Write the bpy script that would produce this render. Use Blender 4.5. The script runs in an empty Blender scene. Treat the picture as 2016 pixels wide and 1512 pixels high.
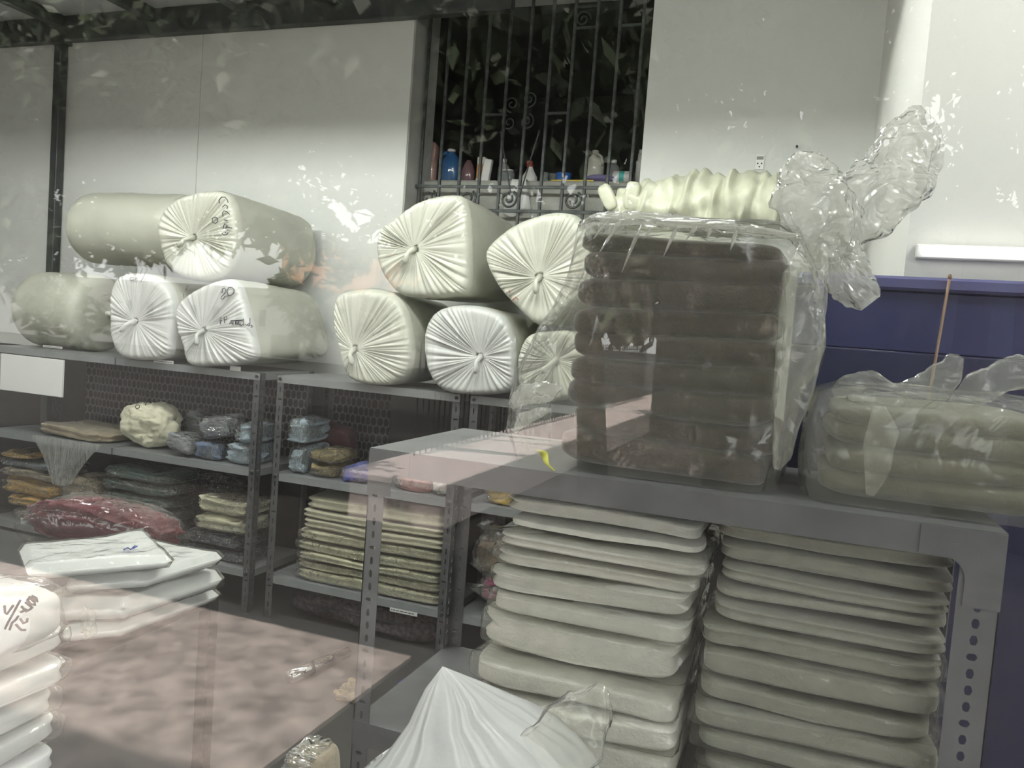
import bpy, math, random
import numpy as np
from mathutils import Vector, Matrix, noise

random.seed(7)
SC = bpy.context.scene
COL = SC.collection
PI = math.pi

# ------------------------------------------------------------------ camera
FPX = 1600.0
YAW, PITCH, ROLL = math.radians(20.0), math.radians(3.6), math.radians(4.3)
CAM = Vector((0.0, 0.0, 1.5))
fwd = Vector((-math.sin(YAW)*math.cos(PITCH), math.cos(YAW)*math.cos(PITCH), -math.sin(PITCH)))
r0 = Vector((math.cos(YAW), math.sin(YAW), 0.0))
u0 = r0.cross(fwd)
rgt = r0*math.cos(ROLL) + u0*math.sin(ROLL)
upv = -r0*math.sin(ROLL) + u0*math.cos(ROLL)
cd = bpy.data.cameras.new('camera'); cam = bpy.data.objects.new('camera', cd); COL.objects.link(cam)
cd.sensor_fit = 'HORIZONTAL'; cd.sensor_width = 36.0; cd.lens = FPX/2016*36.0
cd.clip_start = 0.01; cd.clip_end = 500
cam.matrix_world = Matrix(((rgt.x, upv.x, -fwd.x, CAM.x), (rgt.y, upv.y, -fwd.y, CAM.y),
                           (rgt.z, upv.z, -fwd.z, CAM.z), (0, 0, 0, 1)))
SC.camera = cam

# ------------------------------------------------------------------ sky, exposure
SKY = 5.0
w = bpy.data.worlds.new('sky'); SC.world = w; w.use_nodes = True
bg = w.node_tree.nodes['Background']
bg.inputs[0].default_value = (0.97, 0.98, 0.97, 1); bg.inputs[1].default_value = SKY
SUN_EL, SUN_AZ, SUN_E = math.radians(71), math.radians(170), 15.0         # high sun standing behind the shop
sd_ = bpy.data.lights.new('sun', 'SUN'); sd_.energy = SUN_E; sd_.angle = math.radians(1.2); sd_.color = (1, .93, .85)
sun = bpy.data.objects.new('sun', sd_); COL.objects.link(sun)
sun.rotation_euler = Vector((math.sin(SUN_AZ)*math.cos(SUN_EL), math.cos(SUN_AZ)*math.cos(SUN_EL), -math.sin(SUN_EL))).to_track_quat('-Z', 'Y').to_euler()
vs = SC.view_settings
vs.view_transform = 'Standard'; vs.look = 'None'; vs.gamma = 1.0; vs.use_curve_mapping = False
vs.exposure = 0.0
SC.cycles.transparent_max_bounces = 24
TUBE_L = 156.0

# ------------------------------------------------------------------ pixels to places
PANE_Y = 0.30
def ray(px, py):
    return fwd + rgt*((px-1008)/FPX) + upv*((756-py)/FPX)
def onY(px, py, Y):
    d = ray(px, py); return CAM + d*((Y-CAM.y)/d.y)
def onX(px, py, X):
    d = ray(px, py); return CAM + d*((X-CAM.x)/d.x)
def onZ(px, py, Z):
    d = ray(px, py); return CAM + d*((Z-CAM.z)/d.z)
def mir(px, py):                                   # what the shop window mirrors, out in the street
    d = ray(px, py); return Vector((CAM.x, 2*PANE_Y-CAM.y, CAM.z)), Vector((d.x, -d.y, d.z))
def mirY(px, py, Y):
    o, d = mir(px, py); return o + d*((Y-o.y)/d.y)
def mirZ(px, py, Z):
    o, d = mir(px, py); return o + d*((Z-o.z)/d.z)

# ------------------------------------------------------------------ materials
MATS = {}
def nt(name):
    m = bpy.data.materials.new(name); m.use_nodes = True
    t = m.node_tree; t.nodes.clear()
    out = t.nodes.new('ShaderNodeOutputMaterial')
    return m, t, out
def N(t, kind, **kw):
    n = t.nodes.new(kind)
    for k, v in kw.items():
        if hasattr(n, k): setattr(n, k, v)
        else: n.inputs[k.replace('_', ' ')].default_value = v
    return n
def L(t, a, b): t.links.new(a, b)

def mat(name, col, rough=0.6, metal=0.0, var=0.12, scale=8.0, bump=0.0, bscale=60.0, coat=0.0, coat_rough=0.15, sheen=0.0,
        stretch=(1, 1, 1), emit=0.0, spec=0.5):
    if name in MATS: return MATS[name]
    m, t, out = nt(name)
    p = N(t, 'ShaderNodeBsdfPrincipled')
    tc = N(t, 'ShaderNodeTexCoord'); mp = N(t, 'ShaderNodeMapping'); mp.inputs['Scale'].default_value = stretch
    L(t, tc.outputs['Object'], mp.inputs[0])
    nz = N(t, 'ShaderNodeTexNoise'); nz.inputs['Scale'].default_value = scale; nz.inputs['Detail'].default_value = 5
    L(t, mp.outputs[0], nz.inputs['Vector'])
    mr = N(t, 'ShaderNodeMapRange'); mr.inputs[3].default_value = 1-var; mr.inputs[4].default_value = 1+var
    mr.inputs[1].default_value = .3; mr.inputs[2].default_value = .7
    L(t, nz.outputs[0], mr.inputs[0])
    mx = N(t, 'ShaderNodeVectorMath', operation='SCALE'); mx.inputs[0].default_value = col
    L(t, mr.outputs[0], mx.inputs['Scale']); L(t, mx.outputs[0], p.inputs['Base Color'])
    p.inputs['Roughness'].default_value = rough; p.inputs['Metallic'].default_value = metal
    p.inputs['Coat Weight'].default_value = coat; p.inputs['Coat Roughness'].default_value = coat_rough
    p.inputs['Sheen Weight'].default_value = sheen
    p.inputs['Specular IOR Level'].default_value = spec
    if emit:
        p.inputs['Emission Color'].default_value = (*col, 1); p.inputs['Emission Strength'].default_value = emit
    if bump:
        nb = N(t, 'ShaderNodeTexNoise'); nb.inputs['Scale'].default_value = bscale; nb.inputs['Detail'].default_value = 4
        L(t, mp.outputs[0], nb.inputs['Vector'])
        b = N(t, 'ShaderNodeBump'); b.inputs['Strength'].default_value = bump; b.inputs['Distance'].default_value = .01
        L(t, nb.outputs[0], b.inputs['Height']); L(t, b.outputs[0], p.inputs['Normal'])
    L(t, p.outputs[0], out.inputs[0])
    MATS[name] = m
    return m

def thin_fresnel(t, ior=1.5):
    """reflectance of a thin sheet, the same from either side"""
    ge = N(t, 'ShaderNodeNewGeometry'); mr = N(t, 'ShaderNodeMapRange')
    mr.inputs[3].default_value = ior; mr.inputs[4].default_value = 1/ior
    L(t, ge.outputs['Backfacing'], mr.inputs[0])
    fr = N(t, 'ShaderNodeFresnel'); L(t, mr.outputs[0], fr.inputs[0]); return fr
def film(name, haze=.08, rough=.12, crinkle=.6, scale=14.0, tint=(.97, .97, .95), gloss=1.0, hcol=(.85, .85, .82), stretch=(1, 1, 1), white=0.0):
    if name in MATS: return MATS[name]
    m, t, out = nt(name)
    tc = N(t, 'ShaderNodeTexCoord'); mp = N(t, 'ShaderNodeMapping'); mp.inputs['Scale'].default_value = stretch
    L(t, tc.outputs['Object'], mp.inputs[0])
    nz = N(t, 'ShaderNodeTexNoise'); nz.inputs['Scale'].default_value = scale*.6; nz.inputs['Detail'].default_value = 3
    nz.inputs['Distortion'].default_value = 1.2
    vo = N(t, 'ShaderNodeTexVoronoi'); vo.feature = 'DISTANCE_TO_EDGE'; vo.inputs['Scale'].default_value = scale
    L(t, mp.outputs[0], nz.inputs['Vector'])
    va = N(t, 'ShaderNodeVectorMath', operation='ADD'); L(t, mp.outputs[0], va.inputs[0])
    sc = N(t, 'ShaderNodeVectorMath', operation='SCALE'); sc.inputs['Scale'].default_value = .12
    L(t, nz.outputs['Color'], sc.inputs[0]); L(t, sc.outputs[0], va.inputs[1]); L(t, va.outputs[0], vo.inputs['Vector'])
    ad = N(t, 'ShaderNodeMath', operation='ADD'); L(t, nz.outputs[0], ad.inputs[0]); L(t, vo.outputs[0], ad.inputs[1])
    b = N(t, 'ShaderNodeBump'); b.inputs['Strength'].default_value = crinkle; b.inputs['Distance'].default_value = .02
    L(t, ad.outputs[0], b.inputs['Height'])
    tr = N(t, 'ShaderNodeBsdfTransparent'); tr.inputs[0].default_value = (*tint, 1)
    df = N(t, 'ShaderNodeBsdfDiffuse'); df.inputs[0].default_value = (*hcol, 1); L(t, b.outputs[0], df.inputs['Normal'])
    tl = N(t, 'ShaderNodeBsdfTranslucent'); tl.inputs[0].default_value = (*hcol, 1)
    dm = N(t, 'ShaderNodeMixShader'); dm.inputs[0].default_value = .4; L(t, df.outputs[0], dm.inputs[1]); L(t, tl.outputs[0], dm.inputs[2])
    hz = N(t, 'ShaderNodeMixShader'); hz.inputs[0].default_value = haze
    e1_ = N(t, 'ShaderNodeMapRange'); e1_.inputs[1].default_value = 0; e1_.inputs[2].default_value = .05; e1_.inputs[3].default_value = 1; e1_.inputs[4].default_value = 0
    L(t, vo.outputs[0], e1_.inputs[0])                                # crease lines whitened to stand in for glints on the film
    e2_ = N(t, 'ShaderNodeMapRange'); e2_.inputs[1].default_value = .5; e2_.inputs[2].default_value = .68; e2_.inputs[3].default_value = 0; e2_.inputs[4].default_value = white
    n2 = N(t, 'ShaderNodeTexNoise'); n2.inputs['Scale'].default_value = scale*.35; L(t, mp.outputs[0], n2.inputs['Vector']); L(t, n2.outputs[0], e2_.inputs[0])
    e3_ = N(t, 'ShaderNodeMath', operation='MULTIPLY_ADD'); e3_.inputs[2].default_value = haze; e3_.use_clamp = True
    L(t, e1_.outputs[0], e3_.inputs[0]); L(t, e2_.outputs[0], e3_.inputs[1]); L(t, e3_.outputs[0], hz.inputs[0])
    L(t, tr.outputs[0], hz.inputs[1]); L(t, dm.outputs[0], hz.inputs[2])
    gl = N(t, 'ShaderNodeBsdfAnisotropic'); gl.inputs['Roughness'].default_value = rough; L(t, b.outputs[0], gl.inputs['Normal'])
    fr = thin_fresnel(t); L(t, b.outputs[0], fr.inputs['Normal'])
    ml = N(t, 'ShaderNodeMath', operation='MULTIPLY'); ml.inputs[1].default_value = gloss; ml.use_clamp = True
    L(t, fr.outputs[0], ml.inputs[0])
    mx = N(t, 'ShaderNodeMixShader'); L(t, ml.outputs[0], mx.inputs[0]); L(t, hz.outputs[0], mx.inputs[1]); L(t, gl.outputs[0], mx.inputs[2])
    L(t, mx.outputs[0], out.inputs[0])
    MATS[name] = m
    return m

def pane_mat():
    m, t, out = nt('shop_glass')
    tr = N(t, 'ShaderNodeBsdfTransparent'); tr.inputs[0].default_value = (.97, .975, .97, 1)
    gl = N(t, 'ShaderNodeBsdfAnisotropic'); gl.inputs['Roughness'].default_value = 0.0
    fr = thin_fresnel(t)
    mx = N(t, 'ShaderNodeMixShader'); L(t, fr.outputs[0], mx.inputs[0]); L(t, tr.outputs[0], mx.inputs[1]); L(t, gl.outputs[0], mx.inputs[2])
    df = N(t, 'ShaderNodeBsdfDiffuse'); df.inputs[0].default_value = (.8, .78, .74, 1)
    tc = N(t, 'ShaderNodeTexCoord'); nz = N(t, 'ShaderNodeTexNoise'); nz.inputs['Scale'].default_value = 5; nz.inputs['Detail'].default_value = 3
    L(t, tc.outputs['Object'], nz.inputs['Vector'])
    mr = N(t, 'ShaderNodeMapRange'); mr.inputs[1].default_value = .35; mr.inputs[2].default_value = .75
    mr.inputs[3].default_value = .001; mr.inputs[4].default_value = .005
    L(t, nz.outputs[0], mr.inputs[0])
    m2 = N(t, 'ShaderNodeMixShader'); L(t, mr.outputs[0], m2.inputs[0]); L(t, mx.outputs[0], m2.inputs[1]); L(t, df.outputs[0], m2.inputs[2])
    L(t, m2.outputs[0], out.inputs[0])
    return m

# ------------------------------------------------------------------ objects
ORG = {}
def tag(o, label=None, cat=None, group=None, kind=None):
    if label: o['label'] = label
    if cat: o['category'] = cat
    if group: o['group'] = group
    if kind: o['kind'] = kind
    return o
def thing(name, label, cat, loc, group=None):
    o = bpy.data.objects.new(name, None); COL.objects.link(o); o.empty_display_size = .05
    o.location = loc; ORG[o.name] = Vector(loc)
    return tag(o, label, cat, group)
def mk(name, V, F, m, parent=None, smooth=False, label=None, cat=None, group=None, kind=None, origin=None):
    """one mesh object from world-space vertices"""
    A = np.array(V, dtype=float).reshape(-1, 3)
    if parent is not None: org = np.array(ORG[parent.name])
    elif origin is not None: org = np.array(origin)
    else:
        lo, hi = A.min(0), A.max(0); org = np.array(((lo[0]+hi[0])/2, (lo[1]+hi[1])/2, lo[2]))
    me = bpy.data.meshes.new(name)
    me.from_pydata([tuple(v) for v in (A-org)], [], F); me.update()
    if smooth: me.polygons.foreach_set('use_smooth', [True]*len(me.polygons))
    if m is not None: me.materials.append(m)
    o = bpy.data.objects.new(name, me); COL.objects.link(o)
    if parent is None: o.location = org
    else: o.parent = parent
    ORG[o.name] = Vector(org)
    if label: o['label'] = label
    return tag(o, None, cat, group, kind)
def piece(name, me, parent, loc, rot=(0, 0, 0)):
    """an alike piece that shares its mesh"""
    o = bpy.data.objects.new(name, me); COL.objects.link(o); o.parent = parent
    o.location = Vector(loc)-ORG[parent.name]; o.rotation_euler = rot
    ORG[o.name] = Vector(loc)
    return o
def mesh(name, V, F, m, smooth=False):
    me = bpy.data.meshes.new(name); me.from_pydata([tuple(v) for v in V], [], F); me.update()
    if smooth: me.polygons.foreach_set('use_smooth', [True]*len(me.polygons))
    me.materials.append(m); return me

class MB:
    def __init__(s): s.V = []; s.F = []
    def add(s, V, F):
        k = len(s.V); s.V += [tuple(v) for v in V]; s.F += [tuple(i+k for i in f) for f in F]; return s
    def box(s, x0, x1, y0, y1, z0, z1, b=0.0):
        if b <= 0:
            V = [(x, y, z) for z in (z0, z1) for y in (y0, y1) for x in (x0, x1)]
            F = [(0, 2, 3, 1), (4, 5, 7, 6), (0, 1, 5, 4), (2, 6, 7, 3), (0, 4, 6, 2), (1, 3, 7, 5)]
            return s.add(V, F)
        cx, cy, cz = (x0+x1)/2, (y0+y1)/2, (z0+z1)/2
        hx, hy, hz = (x1-x0)/2, (y1-y0)/2, (z1-z0)/2
        V = []; idx = {}
        for sx in (-1, 1):
            for sy in (-1, 1):
                for sz in (-1, 1):
                    for ax in range(3):
                        h = [hx-b, hy-b, hz-b]; h[ax] += b
                        idx[(sx, sy, sz, ax)] = len(V); V.append((cx+sx*h[0], cy+sy*h[1], cz+sz*h[2]))
        F = []
        for sg in (-1, 1):
            q = [(sg, a, c, 0) for a, c in ((-1, -1), (1, -1), (1, 1), (-1, 1))]; F.append([idx[k] for k in (q if sg > 0 else q[::-1])])
            q = [(a, sg, c, 1) for a, c in ((-1, -1), (-1, 1), (1, 1), (1, -1))]; F.append([idx[k] for k in (q if sg > 0 else q[::-1])])
            q = [(a, c, sg, 2) for a, c in ((-1, -1), (1, -1), (1, 1), (-1, 1))]; F.append([idx[k] for k in (q if sg > 0 else q[::-1])])
        for a in (-1, 1):
            for c in (-1, 1):
                q = [idx[(-1, a, c, 1)], idx[(1, a, c, 1)], idx[(1, a, c, 2)], idx[(-1, a, c, 2)]]; F.append(q if a*c < 0 else q[::-1])
                q = [idx[(a, -1, c, 0)], idx[(a, 1, c, 0)], idx[(a, 1, c, 2)], idx[(a, -1, c, 2)]]; F.append(q if a*c > 0 else q[::-1])
                q = [idx[(a, c, -1, 0)], idx[(a, c, 1, 0)], idx[(a, c, 1, 1)], idx[(a, c, -1, 1)]]; F.append(q if a*c < 0 else q[::-1])
        for sx in (-1, 1):
            for sy in (-1, 1):
                for sz in (-1, 1):
                    q = [idx[(sx, sy, sz, k)] for k in range(3)]; F.append(q if sx*sy*sz > 0 else q[::-1])
        return s.add(V, F)
    def tube(s, pts, r, n=8, cap=True):
        P = [Vector(p) for p in pts]; m = len(P); R = r if isinstance(r, (list, tuple)) else [r]*m
        V = []; F = []; ref = None
        for i in range(m):
            d = (P[min(i+1, m-1)]-P[max(i-1, 0)]).normalized()
            if ref is None:
                ref = d.orthogonal().normalized()
            ref = (ref-d*ref.dot(d)).normalized(); b = d.cross(ref)
            for k in range(n):
                a = 2*PI*k/n; V.append(P[i]+(ref*math.cos(a)+b*math.sin(a))*R[i])
        for i in range(m-1):
            for k in range(n):
                F.append((i*n+k, i*n+(k+1) % n, (i+1)*n+(k+1) % n, (i+1)*n+k))
        if cap: F.append(tuple(range(n))[::-1]); F.append(tuple((m-1)*n+k for k in range(n)))
        return s.add(V, F)
    def lathe(s, prof, c, n=20, sx=1, sy=1, axis='z'):
        V = []; F = []; m = len(prof)
        for r, z in prof:
            for k in range(n):
                a = 2*PI*k/n; x, y = r*math.cos(a)*sx, r*math.sin(a)*sy
                if axis == 'z': V.append((c[0]+x, c[1]+y, c[2]+z))
                elif axis == 'x': V.append((c[0]+z, c[1]+x, c[2]+y))
                else: V.append((c[0]+y, c[1]+z, c[2]+x))
        for i in range(m-1):
            for k in range(n): F.append((i*n+k, i*n+(k+1) % n, (i+1)*n+(k+1) % n, (i+1)*n+k))
        F.append(tuple(range(n))[::-1]); F.append(tuple((m-1)*n+k for k in range(n)))
        return s.add(V, F)
    def out(s, name, m, parent=None, smooth=False, **kw): return mk(name, s.V, s.F, m, parent, smooth, **kw)
def boxo(name, x0, x1, y0, y1, z0, z1, m, parent=None, b=0.0, **kw): return MB().box(x0, x1, y0, y1, z0, z1, b).out(name, m, parent, **kw)

# soft rounded slabs (folded cloth, packs, bags)
_sq = {}
def spow(c, e): return math.copysign(abs(c)**e, c)
def sq(nu, nv, e1, e2):
    k = (nu, nv, e1, e2)
    if k in _sq: return _sq[k]
    V = []; F = []
    for j in range(nv+1):
        et = -PI/2+PI*j/nv; ce, se = spow(math.cos(et), e1), spow(math.sin(et), e1)
        for i in range(nu):
            om = 2*PI*i/nu; V.append((ce*spow(math.cos(om), e2), ce*spow(math.sin(om), e2), se))
    for j in range(nv):
        for i in range(nu): F.append((j*nu+i, j*nu+(i+1) % nu, (j+1)*nu+(i+1) % nu, (j+1)*nu+i))
    _sq[k] = (np.array(V), F); return _sq[k]
def fbm(v, f, s): return noise.noise(Vector((v[0]*f+s*7.31, v[1]*f-s*3.7, v[2]*f+s*1.9)))
def slab(w, d, h, seed=0, e1=.5, e2=.22, amp=.006, layers=0, groove=.03, nu=56, nv=22, crin=0.0, freq=7.0, ridge=0.0):
    """rounded slab: base at z=0, centred in x,y"""
    V, F = sq(nu, nv, e1, e2); out = []
    for x, y, z in V:
        g = 1.0
        if layers:
            q = (z+1)/2*layers; fr = abs((q-math.floor(q))-.5)*2
            g = 1-groove*(fr**8)
        X, Y, Z = x*w/2*g, y*d/2*g, (z+1)*h/2
        n1 = fbm((X, Y, Z), freq, seed); n2 = fbm((X+5, Y, Z), freq*.9, seed+3); n3 = fbm((X, Y+9, Z), freq*.6, seed+5)
        X += n1*amp*1.6; Y += n2*amp*1.6; Z += n3*amp*1.6*min(1, (z+1)*3)
        if crin:
            X += fbm((X, Y, Z), 38, seed+8)*crin; Y += fbm((X, Y, Z), 41, seed+9)*crin; Z += abs(fbm((X, Y, Z), 36, seed+10))*crin*min(1, (z+1)*3)
        if ridge:
            q = (1-abs(fbm((X, Y*1.4, Z*2.2), 13, seed+21)))**4-.4; X += x*q*ridge; Y += y*q*ridge; Z += q*ridge*.6*min(1, (z+1)*2)
        out.append((X, Y, Z))
    A = np.array(out); lo, hi = A.min(0), A.max(0)                    # keep to the nominal size
    A = (A-lo)/(hi-lo)*np.array((w, d, h))-np.array((w/2, d/2, 0))
    return [tuple(v) for v in A], F
def place(V, c, rz=0.0, rx=0.0, ry=0.0):
    M = Matrix.Translation(Vector(c)) @ Matrix.Rotation(rz, 4, 'Z') @ Matrix.Rotation(ry, 4, 'Y') @ Matrix.Rotation(rx, 4, 'X')
    return [M @ Vector(v) for v in V]

def closed_curve(P, n):
    """smooth closed curve through 2-D points, n samples, even in angle index"""
    m = len(P); out = []
    for k in range(n):
        t = k/n*m; i = int(t); f = t-i
        p0, p1, p2, p3 = (P[(i+j-1) % m] for j in range(4))
        out.append(tuple(.5*(2*p1[c]+(p2[c]-p0[c])*f+(2*p0[c]-5*p1[c]+4*p2[c]-p3[c])*f*f+(3*p1[c]-p0[c]-3*p2[c]+p3[c])*f**3) for c in (0, 1)))
    return out

# ------------------------------------------------------------------ palette
M_wall = mat('wall_paint', (.74, .75, .72), .75, var=.03, scale=1.5, bump=.05, bscale=90)
M_wall2 = mat('white_wall_paint', (.82, .82, .78), .7, var=.03, scale=1.2)
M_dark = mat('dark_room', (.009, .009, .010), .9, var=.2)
M_ceil = mat('ceiling_panel', (.52, .53, .53), .8, var=.06, scale=2)
M_steel = mat('dark_steel', (.055, .058, .06), .5, metal=.3, var=.2, scale=12)
M_floor = mat('floor_tile', (.06, .058, .056), .35, var=.12, scale=3)
M_shelf = mat('grey_enamel', (.24, .25, .255), .38, metal=.25, var=.08, scale=9, bump=.03)
M_post = mat('dark_grey_enamel', (.085, .087, .092), .4, metal=.35, var=.15, scale=14, bump=.04)
M_nshelf = mat('worn_grey_enamel', (.15, .152, .158), .42, metal=.3, var=.14, scale=11, bump=.05)
M_bolt = mat('bolt_metal', (.05, .05, .055), .4, metal=.7, var=.1)
M_paper = mat('label_paper', (.62, .62, .60), .8, var=.05)
M_ink = mat('black_ink', (.02, .02, .03), .6, var=.1)
M_inkb = mat('blue_ink', (.05, .07, .30), .6, var=.1)
M_inkr = mat('red_ink', (.45, .10, .07), .6, var=.1)
M_batt = mat('batting_in_film', (.55, .553, .475), .42, var=.06, scale=5, coat=.35, coat_rough=.22, bump=.12, bscale=22)
M_battc = mat('cool_batting_in_film', (.58, .588, .565), .38, var=.06, scale=5, coat=.4, coat_rough=.2, bump=.12, bscale=22)
M_body = mat('batting_roll_side', (.47, .473, .40), .5, var=.08, scale=4, coat=.25, coat_rough=.28, bump=.2, bscale=14)
M_brown = mat('brown_fleece', (.050, .040, .028), .95, var=.14, scale=30, sheen=.3, bump=.25, bscale=160)
M_beige = mat('sage_beige_fleece', (.145, .142, .105), .95, var=.12, scale=26, sheen=.3, bump=.25, bscale=150)
M_offw = mat('off_white_fleece', (.60, .59, .53), .95, var=.1, scale=26, sheen=.3, bump=.3, bscale=150)
M_offw2 = mat('grey_white_fleece', (.29, .287, .245), .95, var=.1, scale=26, sheen=.3, bump=.3, bscale=150)
M_film = film('clear_film', .045, .08, .9, 30, gloss=2.0, white=.6)
M_film2 = film('blanket_film', .04, .09, .3, 12, gloss=1.2)
M_bag = film('bag_film', .09, .16, .55, 10, gloss=1.3, hcol=(.80, .81, .77))
M_milky = film('milky_film', .16, .2, .6, 12, hcol=(.78, .79, .72))
M_tail = film('bag_tail_film', .42, .12, .9, 18, gloss=1.5, hcol=(.86, .86, .83), white=.4)

# =================================================================== STRUCTURE
WY = 4.15                                                            # front face of the back wall
def struct(name, mb, m, parent=None, label=None):
    o = mb.out(name, m, parent) if parent is None else mb.out(name, m, parent)
    if parent is None: o['kind'] = 'structure'
    if label: o['label'] = label
    return o
WX0, WX1 = onY(806, 200, WY).x, onY(1272, 200, WY).x                 # barred opening
CEIL = 3.36
WZ0, WZ1 = 1.95, CEIL-.003
SEAM = onY(392, 230, WY).x
XL, XR = -6.0, 2.6
floor_o = struct('floor', MB().box(XL, XR, PANE_Y-.1, 6.2, -.08, 0), M_floor, label='grey shop floor under the shelving')
# back wall: board panels with a joint, round the barred opening
wb = struct('wall_back', MB().box(XL, WX0-.001, WY+.012, WY+.3, 0, CEIL).box(WX1+.001, .32, WY+.012, WY+.3, 0, CEIL)
            .box(WX0-.001, WX1+.001, WY+.012, WY+.3, 0, WZ0), M_wall,
            label='light grey painted back wall with a barred opening')
for a, b, z0, z1 in ((XL, SEAM-.002, 0, CEIL), (SEAM+.002, WX0, 0, CEIL), (WX0, WX1, 0, WZ0), (WX1, .30, 0, CEIL)):
    boxo('wall_panel', a, b, WY, WY+.012, z0, z1, M_wall, wb, b=.0015)
boxo('jamb', WX0, WX0+.012, WY, WY+.3, WZ0, WZ1, mat('jamb_render', (.36, .36, .34), .85, var=.12, scale=7), wb)
boxo('shade_panel', XL, .30, WY-.008, WY-.0005, 0, 1.16, mat('shelf_shade_tone', (.028, .026, .025), .8, var=.15, scale=3), wb)  # lower wall coloured dark to stand for the shade behind the shelves
# room behind the bars
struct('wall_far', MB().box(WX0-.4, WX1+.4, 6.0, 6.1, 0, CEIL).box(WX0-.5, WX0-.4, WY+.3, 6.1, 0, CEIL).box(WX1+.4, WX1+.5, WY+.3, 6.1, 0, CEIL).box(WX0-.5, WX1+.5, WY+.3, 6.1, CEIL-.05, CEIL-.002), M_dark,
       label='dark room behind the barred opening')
SILLZ = onY(1125, 362, WY+.30).z
M_conc = mat('grey_render', (.33, .33, .30), .9, var=.16, scale=9, bump=.2)
sill_o = boxo('trim_1', WX0+.012, WX1, WY+.21, WY+.62, WZ0, SILLZ, M_conc, b=.01); sill_o['kind'] = 'structure'; sill_o['label'] = 'grey rendered sill block behind the bars'
# right: wall return, bright wall
RX = onY(1722, 260, WY).x
RY = RX/(onY(1815, 200, WY).x/WY)
wr = struct('wall_right', MB().box(RX, RX+.15, RY+.12, WY+.3, 0, CEIL).box(RX, XR, RY, RY+.12, 0, CEIL).box(XR-.1, XR, PANE_Y, RY, 0, CEIL), M_wall2,
            label='white wall return and bright wall at the right')
struct('wall_left', MB().box(XL-.1, XL, PANE_Y, 4.5, 0, CEIL), M_wall, label='side wall at the far left')
# ceiling sheets and steel
ce = struct('ceiling', MB().box(XL, XR, PANE_Y, 6.2, CEIL, CEIL+.06), M_ceil, label='grey ceiling sheets over dark steel joists')
beamx = [-5.55, -4.84, -4.08, -3.38, -2.72, -2.05, -1.38, -.7, 0.0]
for x in beamx:
    boxo('joist', x-.035, x+.035, PANE_Y+.1, WY-.07, CEIL-.075, CEIL-.002, M_steel, ce, b=.004)
boxo('perimeter_beam', XL, WX0+.6, WY-.07, WY-.004, CEIL-.16, CEIL-.002, M_steel, ce, b=.004)
po = thing('steel_column', 'dark square steel column standing against the back wall at the far left', 'column', (-4.86, WY-.035, 0))
boxo('shaft', -4.89, -4.83, WY-.068, WY-.006, 0, CEIL-.165, M_steel, po, b=.004)
boxo('base_plate', -4.93, -4.79, WY-.13, WY-.004, 0, .012, M_steel, po)
boxo('cap_plate', -4.92, -4.80, WY-.09, WY-.004, CEIL-.18, CEIL-.162, M_steel, po)

# shopfront: wall round the big pane
PX0, PX1, PZ0, PZ1 = -4.6, 1.9, .12, 3.1
struct('wall_front', MB().box(XL, PX0, PANE_Y-.12, PANE_Y+.06, 0, CEIL+.3).box(PX1, XR, PANE_Y-.12, PANE_Y+.06, 0, CEIL+.3)
       .box(PX0, PX1, PANE_Y-.12, PANE_Y+.06, PZ1, CEIL+.3).box(PX0, PX1, PANE_Y-.12, PANE_Y+.06, 0, PZ0), mat('shopfront_render', (.3, .29, .27), .85),
       label='shopfront wall round the display window')
wn = boxo('window_1', PX0, PX1, PANE_Y, PANE_Y+.006, PZ0, PZ1, pane_mat()); wn['kind'] = 'structure'
wn['label'] = 'large shop window pane mirroring trees and street'
for a in ((PX0-.01, PX0+.05, PZ0, PZ1), (PX1-.05, PX1+.01, PZ0, PZ1), (PX0+.05, PX1-.05, PZ0-.01, PZ0+.05), (PX0+.05, PX1-.05, PZ1-.05, PZ1+.01)):
    boxo('window_frame', a[0], a[1], PANE_Y-.03, PANE_Y+.036, a[2], a[3], M_steel, wn)

aw = thing('added_awning', 'narrow dark canopy added above the shop window to hold back skylight', 'added_awning', (-1.7, 0, 3.34))  # added out of view to keep skylight off the shop interior
boxo('canopy', -8.5, 5.0, -.35, PANE_Y-.125, 3.38, 3.46, M_steel, aw)
boxo('valance', -8.5, 5.0, -.37, -.35, 3.34, 3.48, M_steel, aw)
for x in (-7, -4.5, -2, .5, 3): boxo('bracket', x-.02, x+.02, -.33, PANE_Y-.125, 3.30, 3.378, M_steel, aw)

# =================================================================== LIGHT FITTINGS
M_white = mat('white_enamel', (.8, .8, .78), .4, var=.02)
def ceiling_light(x, y, label, z=2.75, k=1.0):
    """hanging trough: the tube sits just above the skirts, so the light is cut off a little below the trough"""
    t = thing('ceiling_light', label, 'light', (x, y, z), 'fluorescent fittings over the shop')
    mb = MB().box(x-.62, x+.62, y-.13, y+.13, z+.07, z+.08).box(x-.62, x+.62, y-.135, y-.13, z, z+.08).box(x-.62, x+.62, y+.13, y+.135, z, z+.08)
    mb.box(x-.625, x-.62, y-.135, y+.135, z, z+.08).box(x+.62, x+.625, y-.135, y+.135, z, z+.08).out('housing', M_white, t)
    m = mat('lit_tube_%d' % round(k*100), (.97, 1.0, .95), .5, var=0, emit=TUBE_L*k)
    MB().tube([(x-.59, y, z+.022), (x+.59, y, z+.022)], .014, 10).out('tube', m, t, True)
    for dx in (-.5, .5): MB().tube([(x+dx, y, z+.08), (x+dx, y, CEIL-.002)], .005, 6).out('hanger', M_steel, t)
ceiling_light(-3.75, 2.35, 'fluorescent fitting over the left end of the shelving')
ceiling_light(-2.2, 2.35, 'fluorescent fitting over the middle of the shelving')
ceiling_light(-.85, 2.35, 'fluorescent fitting over the right end of the shelving')
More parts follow.
